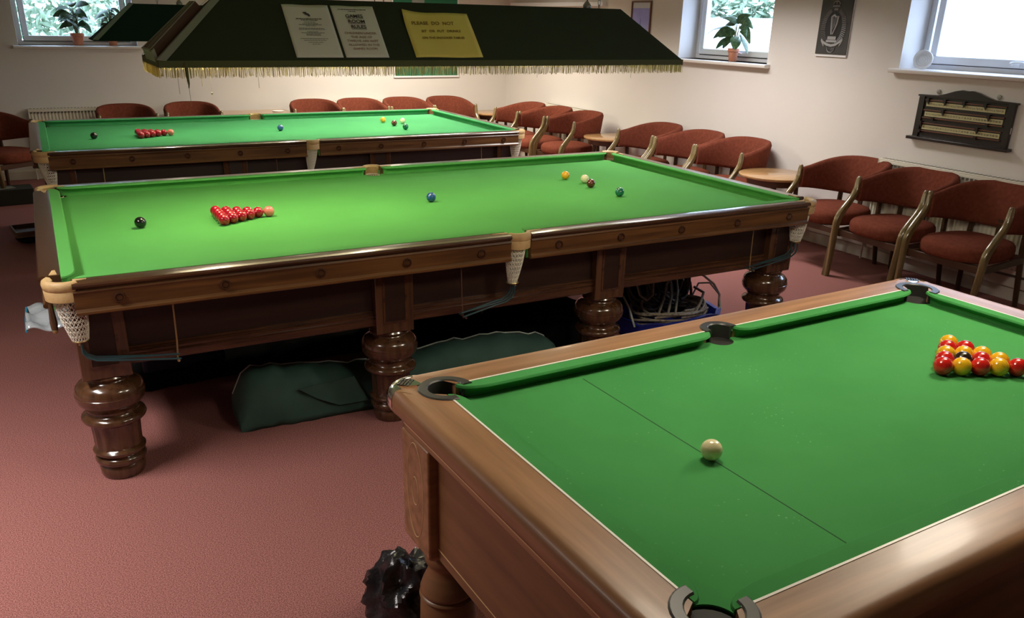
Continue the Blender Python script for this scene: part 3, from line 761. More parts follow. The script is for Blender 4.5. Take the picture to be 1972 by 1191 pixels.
chairs = [  # x, y, facing angle (0 = faces -y), label
    (3.54, -.90, -90, 'rust tub chair nearest the right edge, under the scoreboard radiator'),
    (3.54, -.31, -92, 'middle chair of the near rust tub row, below the scoreboard'),
    (3.56, .27, -91, 'rust tub chair immediately right of the nearest round table'),
    (3.54, 1.50, -88, 'rust tub chair just left of the nearest round table, below the crest plaque'),
    (3.52, 2.08, -90, 'middle one of three rust tub chairs below the right-wall pot plant'),
    (3.54, 2.72, -90, 'rust tub chair immediately right of the second-nearest round table'),
    (3.44, 3.98, -90, 'rust tub chair immediately left of the second-nearest round table'),
    (3.40, 4.56, -90, 'rust tub chair in the middle of the three beside the far table end'),
    (3.36, 5.12, -90, 'rust tub chair immediately right of the corner table, against the right wall'),
    (2.86, 5.98, 0, 'rust tub chair against the back wall immediately left of the corner table'),
    (2.27, 5.98, 2, 'rust tub chair against the back wall, right end of the long radiator'),
    (1.67, 5.98, 0, 'rust tub chair in front of the middle of the back-wall radiator'),
    (1.09, 5.98, -2, 'rust tub chair between the long low table and the back-wall radiator chairs'),
    (-.31, 6.02, 0, 'rust tub chair at the left end of the long low table on the back wall'),
    (-1.00, 5.94, 3, 'rust tub chair in front of the radiator under the back-left window'),
    (-2.22, 5.55, 38, 'dark shadowed rust tub chair at the far left edge'),
    (3.56, -2.35, -90, None),
]
for i, (x, y, a, lab) in enumerate(chairs):
    if lab is None: continue
    c = chair0 if i == 0 else copy_tree(chair0)
    c.location = (x, y, 0); c.rotation_euler = (0, 0, math.radians(a)); c['label'] = lab

# ------------------------------------------------------------------ low round tables
def make_round():
    root = thing('round_table', 'x', 'table', (0, 0, 0), 0, 'low round tables between the chairs')
    MB().lathe([(.0001, .575), (.28, .575), (.296, .580), (.300, .588), (.298, .597), (.292, .600), (.0001, .600)], n=56).build('table_top', M['tabletop'], root, ang=50)
    MB().lathe([(.0001, .52), (.225, .52), (.235, .575), (.0001, .575)], n=40).build('apron', M['tleg'], root)
    for k in range(4):
        a = PI/4+k*PI/2; c, s = math.cos(a), math.sin(a)
        MB().sweeprect([(c*.225, s*.225, 0), (c*.19, s*.19, .3), (c*.175, s*.175, .56)], .034, [.028, .034, .038], (-s, c, 0)).build('leg', M['tleg'], root)
    return root
rt = make_round()
for i, (x, y, lab) in enumerate(((3.50, .895, 'low round oak-topped table nearest the viewer, between two rows of rust chairs'), (3.57, 3.38, 'low round oak-topped table beyond the snooker table corner, second from the viewer'),
                                 (3.50, 6.03, 'low round table in the corner where the two walls meet'), (3.55, -1.60, 'low round table cut off by the right edge of the picture'))):
    t = rt if i == 0 else copy_tree(rt); t.location = (x, y, 0); t['label'] = lab
lt = thing('long_table', 'long low rectangular table against the back wall between two chairs', 'table', (.42, 6.10, 0))
MB().box(-.42, .38, -.25, .25, .655, .685).build('table_top', M['tabletop'], lt, bevel=.006)
MB().box(-.38, .34, -.21, .21, .60, .655).build('apron', M['tleg'], lt)
for sx in (-.36, .32):
    for sy in (-.19, .19): MB().box(sx-.02, sx+.02, sy-.02, sy+.02, 0, .60).build('leg', M['tleg'], lt)
tag(MB().lathe([(.0001, 0), (.055, 0), (.068, .006), (.066, .009), (.05, .005), (.0001, .004)], n=28).build('saucer', M['white'], loc=(.66, 6.08, .685)), 'small white saucer on the long low table by the back wall', 'saucer')

# ------------------------------------------------------------------ radiators
def radiator(label, wallaxis, pos, a0, a1, zb, zt, grp='white panel radiators', flip=False):
    ln = a1-a0
    root = thing('radiator', label, 'radiator', (pos, (a0+a1)/2, 0) if wallaxis == 'x' else ((a0+a1)/2, pos, 0), (PI/2 if wallaxis == 'x' else 0)+PI*(0), grp)
    # local: along x, wall at +y ; for right wall rotate so that +y -> +x  (rotate -90)
    if wallaxis == 'x': root.rotation_euler = (0, 0, -PI/2)
    h = ln/2; n = max(6, int(ln/.0333)); P = []
    for i in range(n):
        x = -h+.012+(ln-.024)*i/n; w = (ln-.024)/n
        P += [(x, -.085), (x+w*.22, -.085), (x+w*.42, -.098), (x+w*.78, -.098)]
    P.append((h-.012, -.085))
    poly = P+[(h-.012, -.080), (-h+.012, -.080)]
    MB().prism(poly, zb+.03, zt-.035).build('front_panel', M['radi'], root, ang=30)
    MB().box(-h+.002, h-.002, -.090, -.084, zb, zb+.03).box(-h+.002, h-.002, -.100, -.080, zt-.035, zt-.012).build('panel_edge', M['radi'], root, bevel=.003)
    g = MB().box(-h, h, -.100, -.028, zt-.012, zt-.002); g.box(-h, -h+.012, -.100, -.028, zb, zt-.004).box(h-.012, h, -.100, -.028, zb, zt-.004).build('top_grille', M['radi'], root, bevel=.003)
    sl = MB()
    for i in range(n):
        x = -h+.02+(ln-.04)*i/n; sl.box(x, x+.018, -.1012, -.0985, zt-.050, zt-.034)
        sl.box(x, x+.018, -.085, -.040, zt-.003, zt-.0012)
    sl.build('slots', M['slot'], root)
    MB().box(-h+.012, h-.012, -.040, -.030, zb+.02, zt-.03).build('rear_panel', M['radi'], root)
    br = MB()
    for x in (-h+.1, h-.1): br.box(x-.02, x+.02, -.030, 0, zb+.05, zt-.08)
    br.build('wall_bracket', M['radi'], root)
    v = MB(); 
    for x in (-h-.03, h+.03): v.tube([(x, -.06, 0), (x, -.06, zb+.03)], .008, 8); v.tube([(x*1.0, -.06, zb+.03), (math.copysign(h-.012, x), -.06, zb+.03)], .009, 8)
    v.build('pipe', M['radi'], root)
    vl = MB(); vl.lathe([(.0001, 0), (.017, 0), (.019, .01), (.019, .045), (.015, .055), (.0001, .056)], h+.03, -.06, 16, zb+.04); vl.build('valve', M['white'], root)
radiator('white panel radiator under the scoreboard, behind the nearest chairs', 'x', XR, -1.30, .19, .20, .815)
radiator('white panel radiator low on the right wall, just along from the corner', 'x', XR, 4.32, 5.28, .20, .775)
radiator('long white panel radiator on the back wall behind four chairs', 'y', YB, .99, 2.14, .20, .755)
radiator('white panel radiator in shadow beneath the back-left window', 'y', YB, -1.93, -.80, .20, .755)

# ------------------------------------------------------------------ lamp canopies
def make_canopy(label, loc, cloth, fringe, lenx=(-1.345, 1.385)):
    root = thing('table_light_canopy', label, 'light', loc)
    x0, x1 = lenx; yf, yb = -.28, .27; zb = 1.555; zt = 1.812; rx0, rx1 = x0+.30, x1-.27; ry0, ry1 = -.035, .035
    o = [(x0, yf, zb), (x1, yf, zb), (x1, yb, zb), (x0, yb, zb)]; t = [(rx0, ry0, zt), (rx1, ry0, zt), (rx1, ry1, zt), (rx0, ry1, zt)]
    def ins(P, c, k): return [tuple(Vector(p)+(Vector((c[0], c[1], p[2]))-Vector(p)).normalized()*k) for p in P]
    b = MB(); cc = (0, 0)
    oi = [(x0+.012, yf+.012, zb), (x1-.012, yf+.012, zb), (x1-.012, yb-.012, zb), (x0+.012, yb-.012, zb)]
    ti = [(rx0, ry0+.005, zt-.012), (rx1, ry0+.005, zt-.012), (rx1, ry1-.005, zt-.012), (rx0, ry1-.005, zt-.012)]
    v = o+t; f = [(0, 1, 5, 4), (1, 2, 6, 5), (2, 3, 7, 6), (3, 0, 4, 7), (4, 5, 6, 7)]
    b.add(v, f); sh = b.build('shade_cover', cloth, root, smooth=False)
    v2 = oi+ti; b2 = MB().add(v2, f); b2.build('shade_lining', M['shadein'], root, smooth=False)
    bd = MB(); zz = zb-.024 if fringe else zb-.004
    for p, q in ((0, 1), (1, 2), (2, 3), (3, 0)):
        P, Q = Vector(o[p]), Vector(o[q]); dd = (Q-P).normalized(); nn = Vector((dd.y, -dd.x, 0))*.003
        bd.add([P+nn+Vector((0, 0, .004)), Q+nn+Vector((0, 0, .004)), Q+nn+Vector((0, 0, zz-zb)), P+nn+Vector((0, 0, zz-zb)), P-nn+Vector((0, 0, .0)), Q-nn, Q-nn+Vector((0, 0, zz-zb)), P-nn+Vector((0, 0, zz-zb))],
               [(0, 1, 2, 3), (4, 7, 6, 5), (0, 4, 5, 1), (3, 2, 6, 7), (0, 3, 7, 4), (1, 5, 6, 2)])
    bd.build('hem_braid', M['braid'] if fringe else cloth, root, smooth=False)
    for cx in (rx0+.2, rx1-.12):
        ch = MB()
        for k in range(22):
            z = zt+.03*k; P = [(cx+(.007*math.cos(a) if k % 2 else 0), (0 if k % 2 else .007*math.cos(a)), z+.019*math.sin(a)) for a in [2*PI*j/10 for j in range(11)]]
            ch.tube(P, .0025, 5)
        ch.build('chain', M['steel'], root)
    for cx in (rx0+.36, rx1-.20):
        MB().lathe([(.0001, 0), (.022, 0), (.024, .012), (.016, .024), (.008, .034), (.0001, .035)], cx, 0, 20, zt).build('cable_gland', M['steel'], root)
    for cx in (rx0+.36, rx1-.20): MB().tube([(cx, 0, zt+.03), (cx, 0, ZC-loc[2])], .004, 6).build('flex', M['cabled'], root)
    if fringe:
        rd = random.Random(5); fb = MB()
        for p, q in ((0, 1), (1, 2), (2, 3), (3, 0)):
            P, Q = Vector(o[p]), Vector(o[q]); ln = (Q-P).length; dd = (Q-P).normalized(); nn = Vector((dd.y, -dd.x, 0)); n = int(ln/.0034)
            for i in range(n):
                s = (i+rd.uniform(-.3, .3))/n*ln; L_ = .041*rd.uniform(.86, 1.12); w = .0013*rd.uniform(.7, 1.3); lean = rd.uniform(-.004, .004); oo = nn*rd.uniform(-.003, .003)
                A = P+dd*s+oo+Vector((0, 0, zz-zb+.003)); B = A+dd*lean+Vector((0, 0, -L_))
                fb.add([A-dd*w, A+dd*w, A+nn*w*1.6, B-dd*w*.9, B+dd*w*.9, B+nn*w*1.5], [(0, 1, 4, 3), (1, 2, 5, 4), (2, 0, 3, 5), (3, 4, 5)])
        fo = fb.build('fringe', M['fringe'], root, smooth=False); fo['kind'] = 'stuff'
        # stray threads and pull cords below the fringe
        for x, l, kb in ((-1.275, .055, 0), (-1.24, .02, 0), (-1.235, .10, 0), (-1.18, .027, 2), (-1.145, .055, 1), (-.945, .038, 0), (.46, .012, 0), (1.05, .02, 0)):
            y = yf+.02; zz2 = zz-.045; pc = MB().tube([(x, y, zz), (x+.001, y, zz2-l*1.1)], .0008 if kb < 2 else .002, 5)
            if kb == 1: pc.sphere((x+.001, y, zz2-l*1.1), .005, 6)
            pc.build('pull_cord', M['cord'] if kb else M['braid'], root)
        tas = MB().tube([(x0+.105, yf-.004, zb-.005), (x0+.105, yf-.006, zb-.05), (x0+.108, yf-.006, zb-.085), (x0+.106, yf-.006, zb-.105)], [.007, .006, .004, .002], 8); tas.build('loose_braid', M['braid'], root)
    # left end: pale binding along the hip and a boxed brown board lying on the end slope
    hip = MB(); A, B = Vector(o[0]), Vector(t[0]); dd = (B-A).normalized(); w = Vector((-.004, -.006, .006))
    e1 = Vector((0, .055, 0)); e2 = Vector((.030, 0, 0))
    hip.add([A+w-e2*0, A+w+e1, B+w+e1*.35, B+w, A+e2+Vector((0, -.004, .003)), B+e2+Vector((0, -.004, .003))], [(0, 1, 2, 3), (0, 3, 5, 4)])
    hip.build('hip_binding', M['edge'], root, smooth=False)
    A2, B2 = Vector(o[3]), Vector(t[3])
    hp = MB(); hp.add([A2+w, A2+w-e1*.4, B2+w-e1*.3, B2+w], [(0, 1, 2, 3)]); hp.build('hip_binding', M['edge'], root, smooth=False)
    if fringe:
        # local frame of the end slope
        u = Vector((0, 1, 0)); up = (Vector(t[0])-Vector((x0, t[0][1], zb))).normalized(); nr = u.cross(up).normalized()
        if nr.x > 0: nr = -nr
        def P3(s, r, h): return Vector((x0, 0, zb))+u*s+up*r+nr*h
        box = MB(); s0, s1, r0, r1, h = -.215, .03, .012, .31, .045
        q0 = [P3(s0, r0, 0), P3(s1, r0, 0), P3(s1+.03, r1, 0), P3(s0+.155, r1, 0)]; q1 = [P3(s0, r0, h), P3(s1, r0, h), P3(s1+.03, r1, h), P3(s0+.155, r1, h)]
        box.loft([q0, q1]); bo = box.build('end_board', M['brownb'], root, smooth=False)
        rim = MB()
        def bar(a, b_, th=.0035): rim.tube([a, b_], th, 4)
        bar(q1[0], q1[1], .006); bar(q1[1], q1[2]); bar(q1[0], q1[3], .002)
        mid0, mid1 = (q1[0]*.55+q1[1]*.45), (q1[3]*.4+q1[2]*.6); bar(mid0, mid1, .003)
        rim.build('board_edging', M['edge'], bo)
        foot = MB(); a0 = [P3(s0-.02, -.006, 0), P3(s1+.06, -.006, 0), P3(s1+.06, .014, h*.9), P3(s0-.02, .014, h*.9)]
        foot.loft([[p for p in a0], [p+up*.016 for p in a0]]); foot.build('board_foot', M['edge'], bo, smooth=False)
    return root
make_canopy('long dark canopy with gold fringe and paper notices over the middle snooker table', (0, -.05, 0), M['shade'], True)
make_canopy('unseen dark canopy added high over the pool table to light it', (.25, -2.62, .315), M['shade'], False, (-1.0, 1.0))  # unseen shade, added so the pool table has a light
make_canopy('plain dark green canopy over the far snooker table, partly behind the fringed one', (-.035, 3.22, -.012), M['shade_t'], False)

# notices pinned to the front slope of the fringed canopy
def slope_frame():
    A = Vector((0, -.33, 1.555)); B = Vector((0, -.085, 1.812)); up = (B-A).normalized(); rt_ = Vector((1, 0, 0)); n = rt_.cross(up)
    return A, up, rt_, n
SA, SU, SR, SN = slope_frame()
def slope_mtx(x, r, h=.0025):
    o = SA+SR*x+SU*r+SN*h
    return Matrix(((SR.x, SU.x, SN.x, o.x), (SR.y, SU.y, SN.y, o.y), (SR.z, SU.z, SN.z, o.z), (0, 0, 0, 1)))
def sheet(name, label, w, h, x, r, m, fn=None):
    b = MB(); nu, nv = 16, 16
    b.grid(lambda u, v: (w*(u-.5), h*v, (fn(u, v) if fn else .001+.0015*math.sin(u*9)*v)), nu, nv)
    n0 = len(b.v); 
    o = b.build(name, m, ang=60); o.matrix_world = slope_mtx(x, r)
    s = o.modifiers.new('thickness', 'SOLIDIFY'); s.thickness = .0006
    return tag(o, label, 'notice')
ph = .30
n1 = sheet('paper_notice', 'white sheet with a small emblem and fine print, leftmost on the fringed canopy', .213, ph, -.665, .018, M['paper'])
lt_ = MB()
def bars(b, y, w, x=0, h=.0022):
    rd = random.Random(int(y*1e4)); s = x-w/2
    while s < x+w/2-.002:
        l = rd.uniform(.004, .014); e = min(s+l, x+w/2); b.box(s, e, y-h/2, y+h/2, .0035, .0039); s = e+.0022
for y, w_, h in ((.217, .118, .004), (.209, .075, .0035), (.198, .055, .0022), (.190, .07, .0022), (.183, .105, .0022), (.176, .045, .0022), (.163, .115, .0022), (.156, .12, .0022), (.143, .05, .0022), (.137, .105, .0022), (.130, .065, .0022), (.123, .065, .0022),
                (.104, .13, .0018), (.094, .10, .0018), (.083, .07, .0018), (.073, .035, .0018)): bars(lt_, y, w_, 0, h)
lt_.prism([(-.020, .255), (-.004, .257), (-.002, .250), (.004, .248), (.010, .240), (.010, .231), (.002, .231), (-.002, .238), (-.010, .240), (-.013, .247), (-.019, .249)], .0035, .0039)
lt_.build('print', M['ink'], n1, smooth=False)
n2 = sheet('paper_notice', 'white GAMES ROOM RULES sheet in the middle of the three notices', .206, ph, -.443, .018, M['paper'])
def put(text, size, x, y, m, par, off=0, ul=False, sx=1, name='print', rot=0, shear=0):
    b = text_mb(text, size, offset=off, shear=shear); xs = [v[0] for v in b.v]; w = max(xs)-min(xs)
    if ul: b.box(min(xs), max(xs), -size*.20, -size*.13, -.0004, .0004)
    b.xf(Matrix.Translation((x, y, .0042)) @ Matrix.Rotation(rot, 4, 'Z') @ Matrix.Diagonal((sx, 1, 1, 1))); return b.build(name, m, par, smooth=False)
put('GAMES', .027, -.004, .229, M['ink'], n2, .0003, True); put('ROOM', .027, 0, .198, M['ink'], n2, .0003, True); put('RULES', .027, .002, .167, M['ink'], n2, .0003, True)
for i, s_ in enumerate(('CHILDREN UNDER', 'THE AGE OF', 'TWELVE ARE NOT', 'ALLOWED IN THE', 'GAMES ROOM')): put(s_, .0175, 0, .132-.0225*i, M['redink'], n2, .0, sx=1.04)
hb_ = MB(); bars(hb_, .277, .135, -.005, .004); bars(hb_, .266, .038, -.005, .0035); hb_.build('print', M['ink'], n2, smooth=False)
def ycurl(u, v):
    k = max(0, (1-u)*1.0+v-1.55); return .001+.10*k*k*1.0+.002*math.sin(u*7+v*3)
n3 = sheet('yellow_notice', 'yellow sheet with handwriting and a curled corner, on the right of the canopy notices', .352, .272, -.030, .018, M['ypaper'], ycurl)
put('PLEASE  DO  NOT', .028, -.030, .195, M['pen'], n3, .0002, rot=.01, shear=.1); put('SIT  OR  PUT  DRINKS', .0205, .0, .150, M['pen'], n3, .0002, sx=1.05, rot=.015, shear=.15); put('ON THE SNOOKER TABLES', .018, .0, .110, M['pen'], n3, .0002, sx=1.02, rot=.01, shear=.2)

# ------------------------------------------------------------------ wall pieces
def wallR(y, z, h=0):   # local x -> -y (reads left to right), local y -> z, local z -> -x (towards the room)
    return Matrix(((0, 0, -1, XR-h), (-1, 0, 0, y), (0, 1, 0, z), (0, 0, 0, 1)))
# crest plaque
cr = thing('crest_plaque', 'black plaque with an engraved crown, harp and banner between the right-wall windows', 'plaque'); cr.matrix_world = wallR(.895, 1.735, .002)
MB().box(-.160, .160, -.216, .216, 0, .012).build('backing', M['white'], cr, bevel=.002)
MB().box(-.155, .160, -.196, .216, .012, .018).build('face', M['crestbg'], cr)
def ell(b, rx, ry, r, cx=0, cy=0, z=.019, a0=0, a1=2*PI, n=40, rx2=None):
    b.tube([(cx+rx*math.cos(a0+(a1-a0)*k/n), cy+ry*math.sin(a0+(a1-a0)*k/n), z) for k in range(n+1)], r, 5)
fb_ = MB(); fb_.loft([[(.078*math.cos(2*PI*k/40), .01+.115*math.sin(2*PI*k/40), z) for k in range(40)] for z in (.018, .0195)]); fb_.build('centre_field', M['crestd'], cr)
for sg in (-1, 1):
    wr = MB()
    for k in range(23):
        a = -PI*.38+PI*.74*k/22; c, s = math.cos(a), math.sin(a)
        wr.tube([(sg*.082*c, .01+.120*s, .020), (sg*.125*c, .01+.150*s-.004, .020)], .0042, 5)
    wr.build('wreath', M['crest'], cr)
hp_ = MB()
hp_.tube([(-.030, .085, .022), (-.022, .02, .022), (-.012, -.045, .022)], [.006, .007, .008], 6)
hp_.tube([(-.030, .085, .022), (-.005, .100, .022), (.015, .085, .022), (.038, .090, .022), (.030, .030, .022), (.0, -.045, .022)], [.007, .010, .008, .009, .008, .006], 6)
for k in range(5): hp_.tube([(-.022+k*.010, .085, .022), (-.012+k*.005, -.02+k*.01, .022)], .0018, 4)
hp_.box(-.045, .040, -.085, -.060, .019, .024); hp_.box(-.055, .050, -.105, -.088, .019, .024)
hp_.build('harp', M['crestl'], cr)
cwn = MB(); ell(cwn, .034, .022, .005, 0, .180, .021, 0, PI, 16); ell(cwn, .015, .026, .004, -.015, .178, .021, 0, PI, 10); ell(cwn, .015, .026, .004, .015, .178, .021, 0, PI, 10)
cwn.box(-.036, .036, .160, .172, .018, .025); cwn.box(-.003, .003, .198, .214, .018, .022); cwn.box(-.008, .008, .204, .209, .018, .022); cwn.box(-.020, .020, .135, .150, .018, .022)
cwn.build('crown', M['crest'], cr)
bn = MB(); bn.sweeprect([(-.105, -.085, .022), (-.085, -.105, .022), (-.045, -.122, .022), (0, -.130, .022), (.045, -.122, .022), (.085, -.100, .022), (.108, -.080, .022)], .020, .004, (0, 1, 0))
bn.sweeprect([(-.11, -.09, .020), (-.075, -.135, .020)], .016, .004, (0, 1, 0)); bn.sweeprect([(.11, -.085, .020), (.080, -.130, .020)], .016, .004, (0, 1, 0))
bn.build('banner', M['crestl'], cr)
sc_ = MB(); ell(sc_, .040, .040, .004, 0, -.142, .021, PI, 2*PI, 16)
for k in range(7): a = PI*1.12+PI*.76*k/6; sc_.tube([(.012*math.cos(a), -.142+.012*math.sin(a), .02), (.034*math.cos(a), -.142+.034*math.sin(a), .02)], .003, 4)
sc_.build('scroll', M['crest'], cr)
# framed blue print
fp = thing('framed_print', 'small framed blue print on the right wall behind the canopy corner', 'picture'); fp.matrix_world = wallR(3.49, 1.745, .002)
fr_ = MB(); w_, h_ = .170, .215
for a in ((-w_, w_, -h_, -h_+.016), (-w_, w_, h_-.016, h_), (-w_, -w_+.016, -h_+.016, h_-.016), (w_-.016, w_, -h_+.016, h_-.016)): fr_.box(*a, 0, .018)
fr_.build('frame', M['frame'], fp, bevel=.002)
MB().box(-w_+.014, w_-.014, -h_+.014, h_-.014, 0, .006).build('mount', M['palemat'], fp)
MB().box(-w_+.020, w_-.020, -h_+.018, h_-.072, .006, .008).build('print', M['bluepic'], fp)
fg = MB(); rd = random.Random(2)
x = -.06
for k in range(9):
    hh = [.05, .075, .12, .16, .11, .06, .085, .05, .03][k]; fg.box(x, x+.014, -.16, -.16+hh*1.25, .008, .009); x += .016
fg.build('print_figure', M['bluedk'], fp)
# green notice board on the back wall
nb_ = thing('notice_board', 'green felt notice board in a white frame on the back wall, mostly behind the canopy', 'notice board', (2.745, YB, 1.55))
MB().box(-.445, .445, -.012, -.002, -.51, .51).build('felt', M['noticeg'], nb_)
fr_ = MB()
for a in ((-.465, .465, -.53, -.508), (-.465, .465, .508, .53)): fr_.box(a[0], a[1], -.020, -.002, a[2], a[3])
for a in ((-.465, -.445), (.445, .465)): fr_.box(a[0], a[1], -.020, -.002, -.508, .508)
fr_.build('frame', M['white'], nb_, bevel=.002)
MB().box(-.19, -.02, -.014, -.012, .36, .50).build('pinned_card', M['greyp'], nb_)
# scoreboard
sb = thing('scoreboard', 'dark wooden snooker scoreboard with brass-coloured number strips on the right wall', 'scoreboard'); sb.matrix_world = wallR(-.375, 1.150, .002)
W_, H_ = .365, .150
MB().box(-W_, W_, -H_, H_, 0, .018).build('back_board', M['board'], sb, bevel=.002)
pts = [(-W_-.012, H_), (-.22, H_+.004), (-.16, H_+.018), (-.09, H_+.042), (-.04, H_+.052), (0, H_+.048), (.04, H_+.052), (.09, H_+.042), (.16, H_+.018), (.22, H_+.004), (W_+.012, H_), (W_+.012, H_-.012), (-W_-.012, H_-.012)]
MB().prism(pts, 0, .030).build('crest_rail', M['board'], sb, bevel=.002)
MB().box(-W_-.030, W_+.030, -H_-.018, -H_+.004, 0, .060).build('shelf', M['board'], sb, bevel=.004)
for s in (-1, 1): MB().box(*sorted((s*W_, s*(W_-.045))), -H_, H_-.01, .018, .030).build('stile', M['board'], sb, bevel=.002)
for r, (z, segs) in enumerate(((.088, 4), (.018, 1), (-.075, 1))):
    p = MB().box(-.300, .300, z-.016, z+.016, .018, .024).build('number_strip', M['ivory'], sb)
    txt = '1 2 3 4 5 6 7 8 9 10   1 2 3 4 5 6 7 8 9 10   1 2 3 4 5 6 7 8 9 10   1 2 3 4 5 6 7 8 9 10' if segs == 4 else '0 1 2 3 4 5 6 7 8 9 10 11 12 13 14 15 16 17 18 19 20   0 10 20 30 40 50 60 70 80 90'
    b = text_mb(txt, .018, .0003); xs = [v[0] for v in b.v]; k = .575/(max(xs)-min(xs)); b.xf(Matrix.Translation((0, z-.006, .0245)) @ Matrix.Diagonal((k, 1, 1, 1))); b.build('numerals', M['board'], p, smooth=False)
    rl = MB()
    for zz in ((z+.028,) if segs == 4 else (z+.028, z-.026)): rl.box(-.310, .310, zz-.004, zz+.004, .018, .034)
    rl.build('slider_rail', M['frame'], sb, bevel=.001)
    for sx in {0: (-.285, -.15, 0, .16), 1: (-.15, .20), 2: (-.31, .135)}[r]: MB().box(sx-.011, sx+.011, z+.016, z+.042, .018, .044).prism([(sx-.010, z+.016), (sx+.010, z+.016), (sx, z-.002)], .026, .032).build('slider', M['board'], sb)
    if r:
        for sx in {1: (-.22, .20), 2: (-.31, .135)}[r]: MB().box(sx-.010, sx+.010, z-.040, z-.018, .018, .042).build('slider', M['board'], sb)
for s in (-.235, .225): MB().tube([(s, H_+.008, .006), (s, H_+.024, .006)], .005, 6).lathe([(.0001, 0), (.015, 0), (.015, .006), (.0001, .008)], s, H_+.028, 14, .004).build('hanger', M['steel'], sb)
MB().box(W_-.004, W_+.002, -.052, -.012, .012, .020).build('sticker', M['white'], sb)
# white tub on the sill of window 2
tb = thing('plastic_tub', 'white round ribbed plastic tub standing on its side on the right window sill', 'tub', (4.02, .10, 1.467+.069), math.radians(28))
b = MB().lathe([(.0001, -.020), (.058, -.020), (.064, -.014), (.066, .010), (.068, .018), (.064, .022), (.050, .020), (.047, .014), (.030, .014), (.026, .018), (.0001, .018)], n=36); b.xf(Matrix.Rotation(-PI/2, 4, 'Y')); b.build('lid_body', M['white'], tb, ang=30)
b = MB()
for k in range(20): a = 2*PI*k/20; b.tube([(-.019, .052*math.cos(a), .052*math.sin(a)), (-.019, .062*math.cos(a), .062*math.sin(a))], .0018, 4)
for r in (.014, .024, .040): b.tube([(-.0185, r*math.cos(2*PI*k/24), r*math.sin(2*PI*k/24)) for k in range(25)], .002, 4)
b.build('moulded_rings', M['upvc'], tb)

# ------------------------------------------------------------------ potted plants
def leaf(b, p0, d, ln, wd, droop, fold=.15, n=7):
    d = Vector(d).normalized(); side = d.cross(Vector((0, 0, 1)));
    if side.length < .1: side = Vector((1, 0, 0))
    side.normalize(); side = Matrix.Rotation(math.sin(ln*211+wd*900)*1.1, 3, d) @ side; P = []; p = Vector(p0); v = d.copy()
    rows = []
    for k in range(n+1):
        t = k/n; w = wd*math.sin(PI*min(1, t*.92+.04))**.7*(1-t*.25); up = v.cross(side).normalized()*-1
        rows.append([tuple(p-side*w-up*w*fold), tuple(p), tuple(p+side*w-up*w*fold)]); p = p+v*ln/n; v = (v+Vector((0, 0, -droop/n))).normalized()
    o = []
    for r in rows: o += r
    f = []
    for k in range(n):
        for j in range(2): a = k*3+j; f.append((a, a+1, a+4, a+3))
    b.add(o, f)
def plant(name, label, loc, pot_r, pot_h, specs, seed, group=None):
    root = thing('potted_plant', label, 'plant', loc, 0, group)
    r = pot_r
    MB().lathe([(.0001, 0), (r*.66, 0), (r*.70, .004), (r*.90, pot_h*.74), (r*1.0, pot_h*.745), (r*1.04, pot_h*.76), (r*1.05, pot_h*.98), (r*1.0, pot_h), (r*.92, pot_h), (r*.90, pot_h*.90), (.0001, pot_h*.90)], n=32).build('pot', M['terra'], root, ang=35)
    MB().lathe([(.0001, pot_h*.905), (r*.88, pot_h*.905), (r*.5, pot_h*.93), (.0001, pot_h*.94)], n=20).build('soil', M['soil'], root)
    st = MB(); lf = MB()
    for (bx, by, hx, hy, hz, dx, dy, dz, ln, wd, dr) in specs:
        base = Vector((bx, by, pot_h*.9)); tip = Vector((hx, hy, hz)); mid = base.lerp(tip, .5)+Vector((0, 0, .02))
        st.tube([base, mid, tip], [.006, .0045, .003], 6)
        leaf(lf, tip, (dx, dy, dz), ln, wd, dr)
    st.build('stem', M['stem'], root); lf.build('foliage', M['leaf'], root, ang=80)
    return root
# right-wall plant (seen from the room; +y is to the left in the photo)
sp1 = [(0, .0, 0, .05, .29, -.35, 1, .30, .30, .062, 1.25), (0, .01, 0, .05, .26, -.5, .8, .35, .20, .060, 1.7), (0, 0, -.02, -.02, .33, -.3, .5, .8, .17, .055, 1.7), (0, .01, 0, .04, .20, -.3, .8, -.05, .19, .042, 1.3),
       (0, -.01, 0, -.04, .30, -.2, -1, .55, .20, .060, 2.6), (0, -.01, 0, -.06, .27, -.1, -1, .25, .22, .062, 2.2), (0, 0, 0, -.02, .22, -.5, -.5, -.1, .19, .060, 1.5), (0, 0, 0, .02, .21, .1, .7, .0, .20, .045, 1.5),
       (0, 0, 0, -.01, .33, .2, -.3, .9, .16, .055, 1.9), (0, 0, -.02, -.09, .24, -.1, -.7, -.4, .22, .050, 1.2), (0, 0, 0, .02, .32, .1, .9, .7, .16, .058, 1.6), (0, 0, 0, -.05, .34, .2, -.9, .5, .17, .06, 2.0), (0, 0, 0, .01, .24, -.4, .2, .2, .16, .055, 1.4)]
plant('potted_plant', 'leafy variegated pot plant in terracotta on the sill between canopy and crest plaque', (4.035, 2.145, 1.425), .052, .115, sp1, 1)
rd = random.Random(11); sp2 = []
for k in range(22):
    a = rd.uniform(0, 2*PI); zz = rd.uniform(.20, .40); rr = rd.uniform(.01, .06)
    sp2.append((.006*math.cos(a), .006*math.sin(a), rr*math.cos(a), rr*math.sin(a), zz, math.cos(a), math.sin(a), rd.uniform(0, .9), rd.uniform(.13, .19), rd.uniform(.045, .062), rd.uniform(1, 2.2)))
plant('potted_plant', 'bushy pot plant in a terracotta pot on the back-left window sill', (-1.325, 6.555, 1.39), .065, .125, sp2, 2)
rd = random.Random(12); sp3 = []
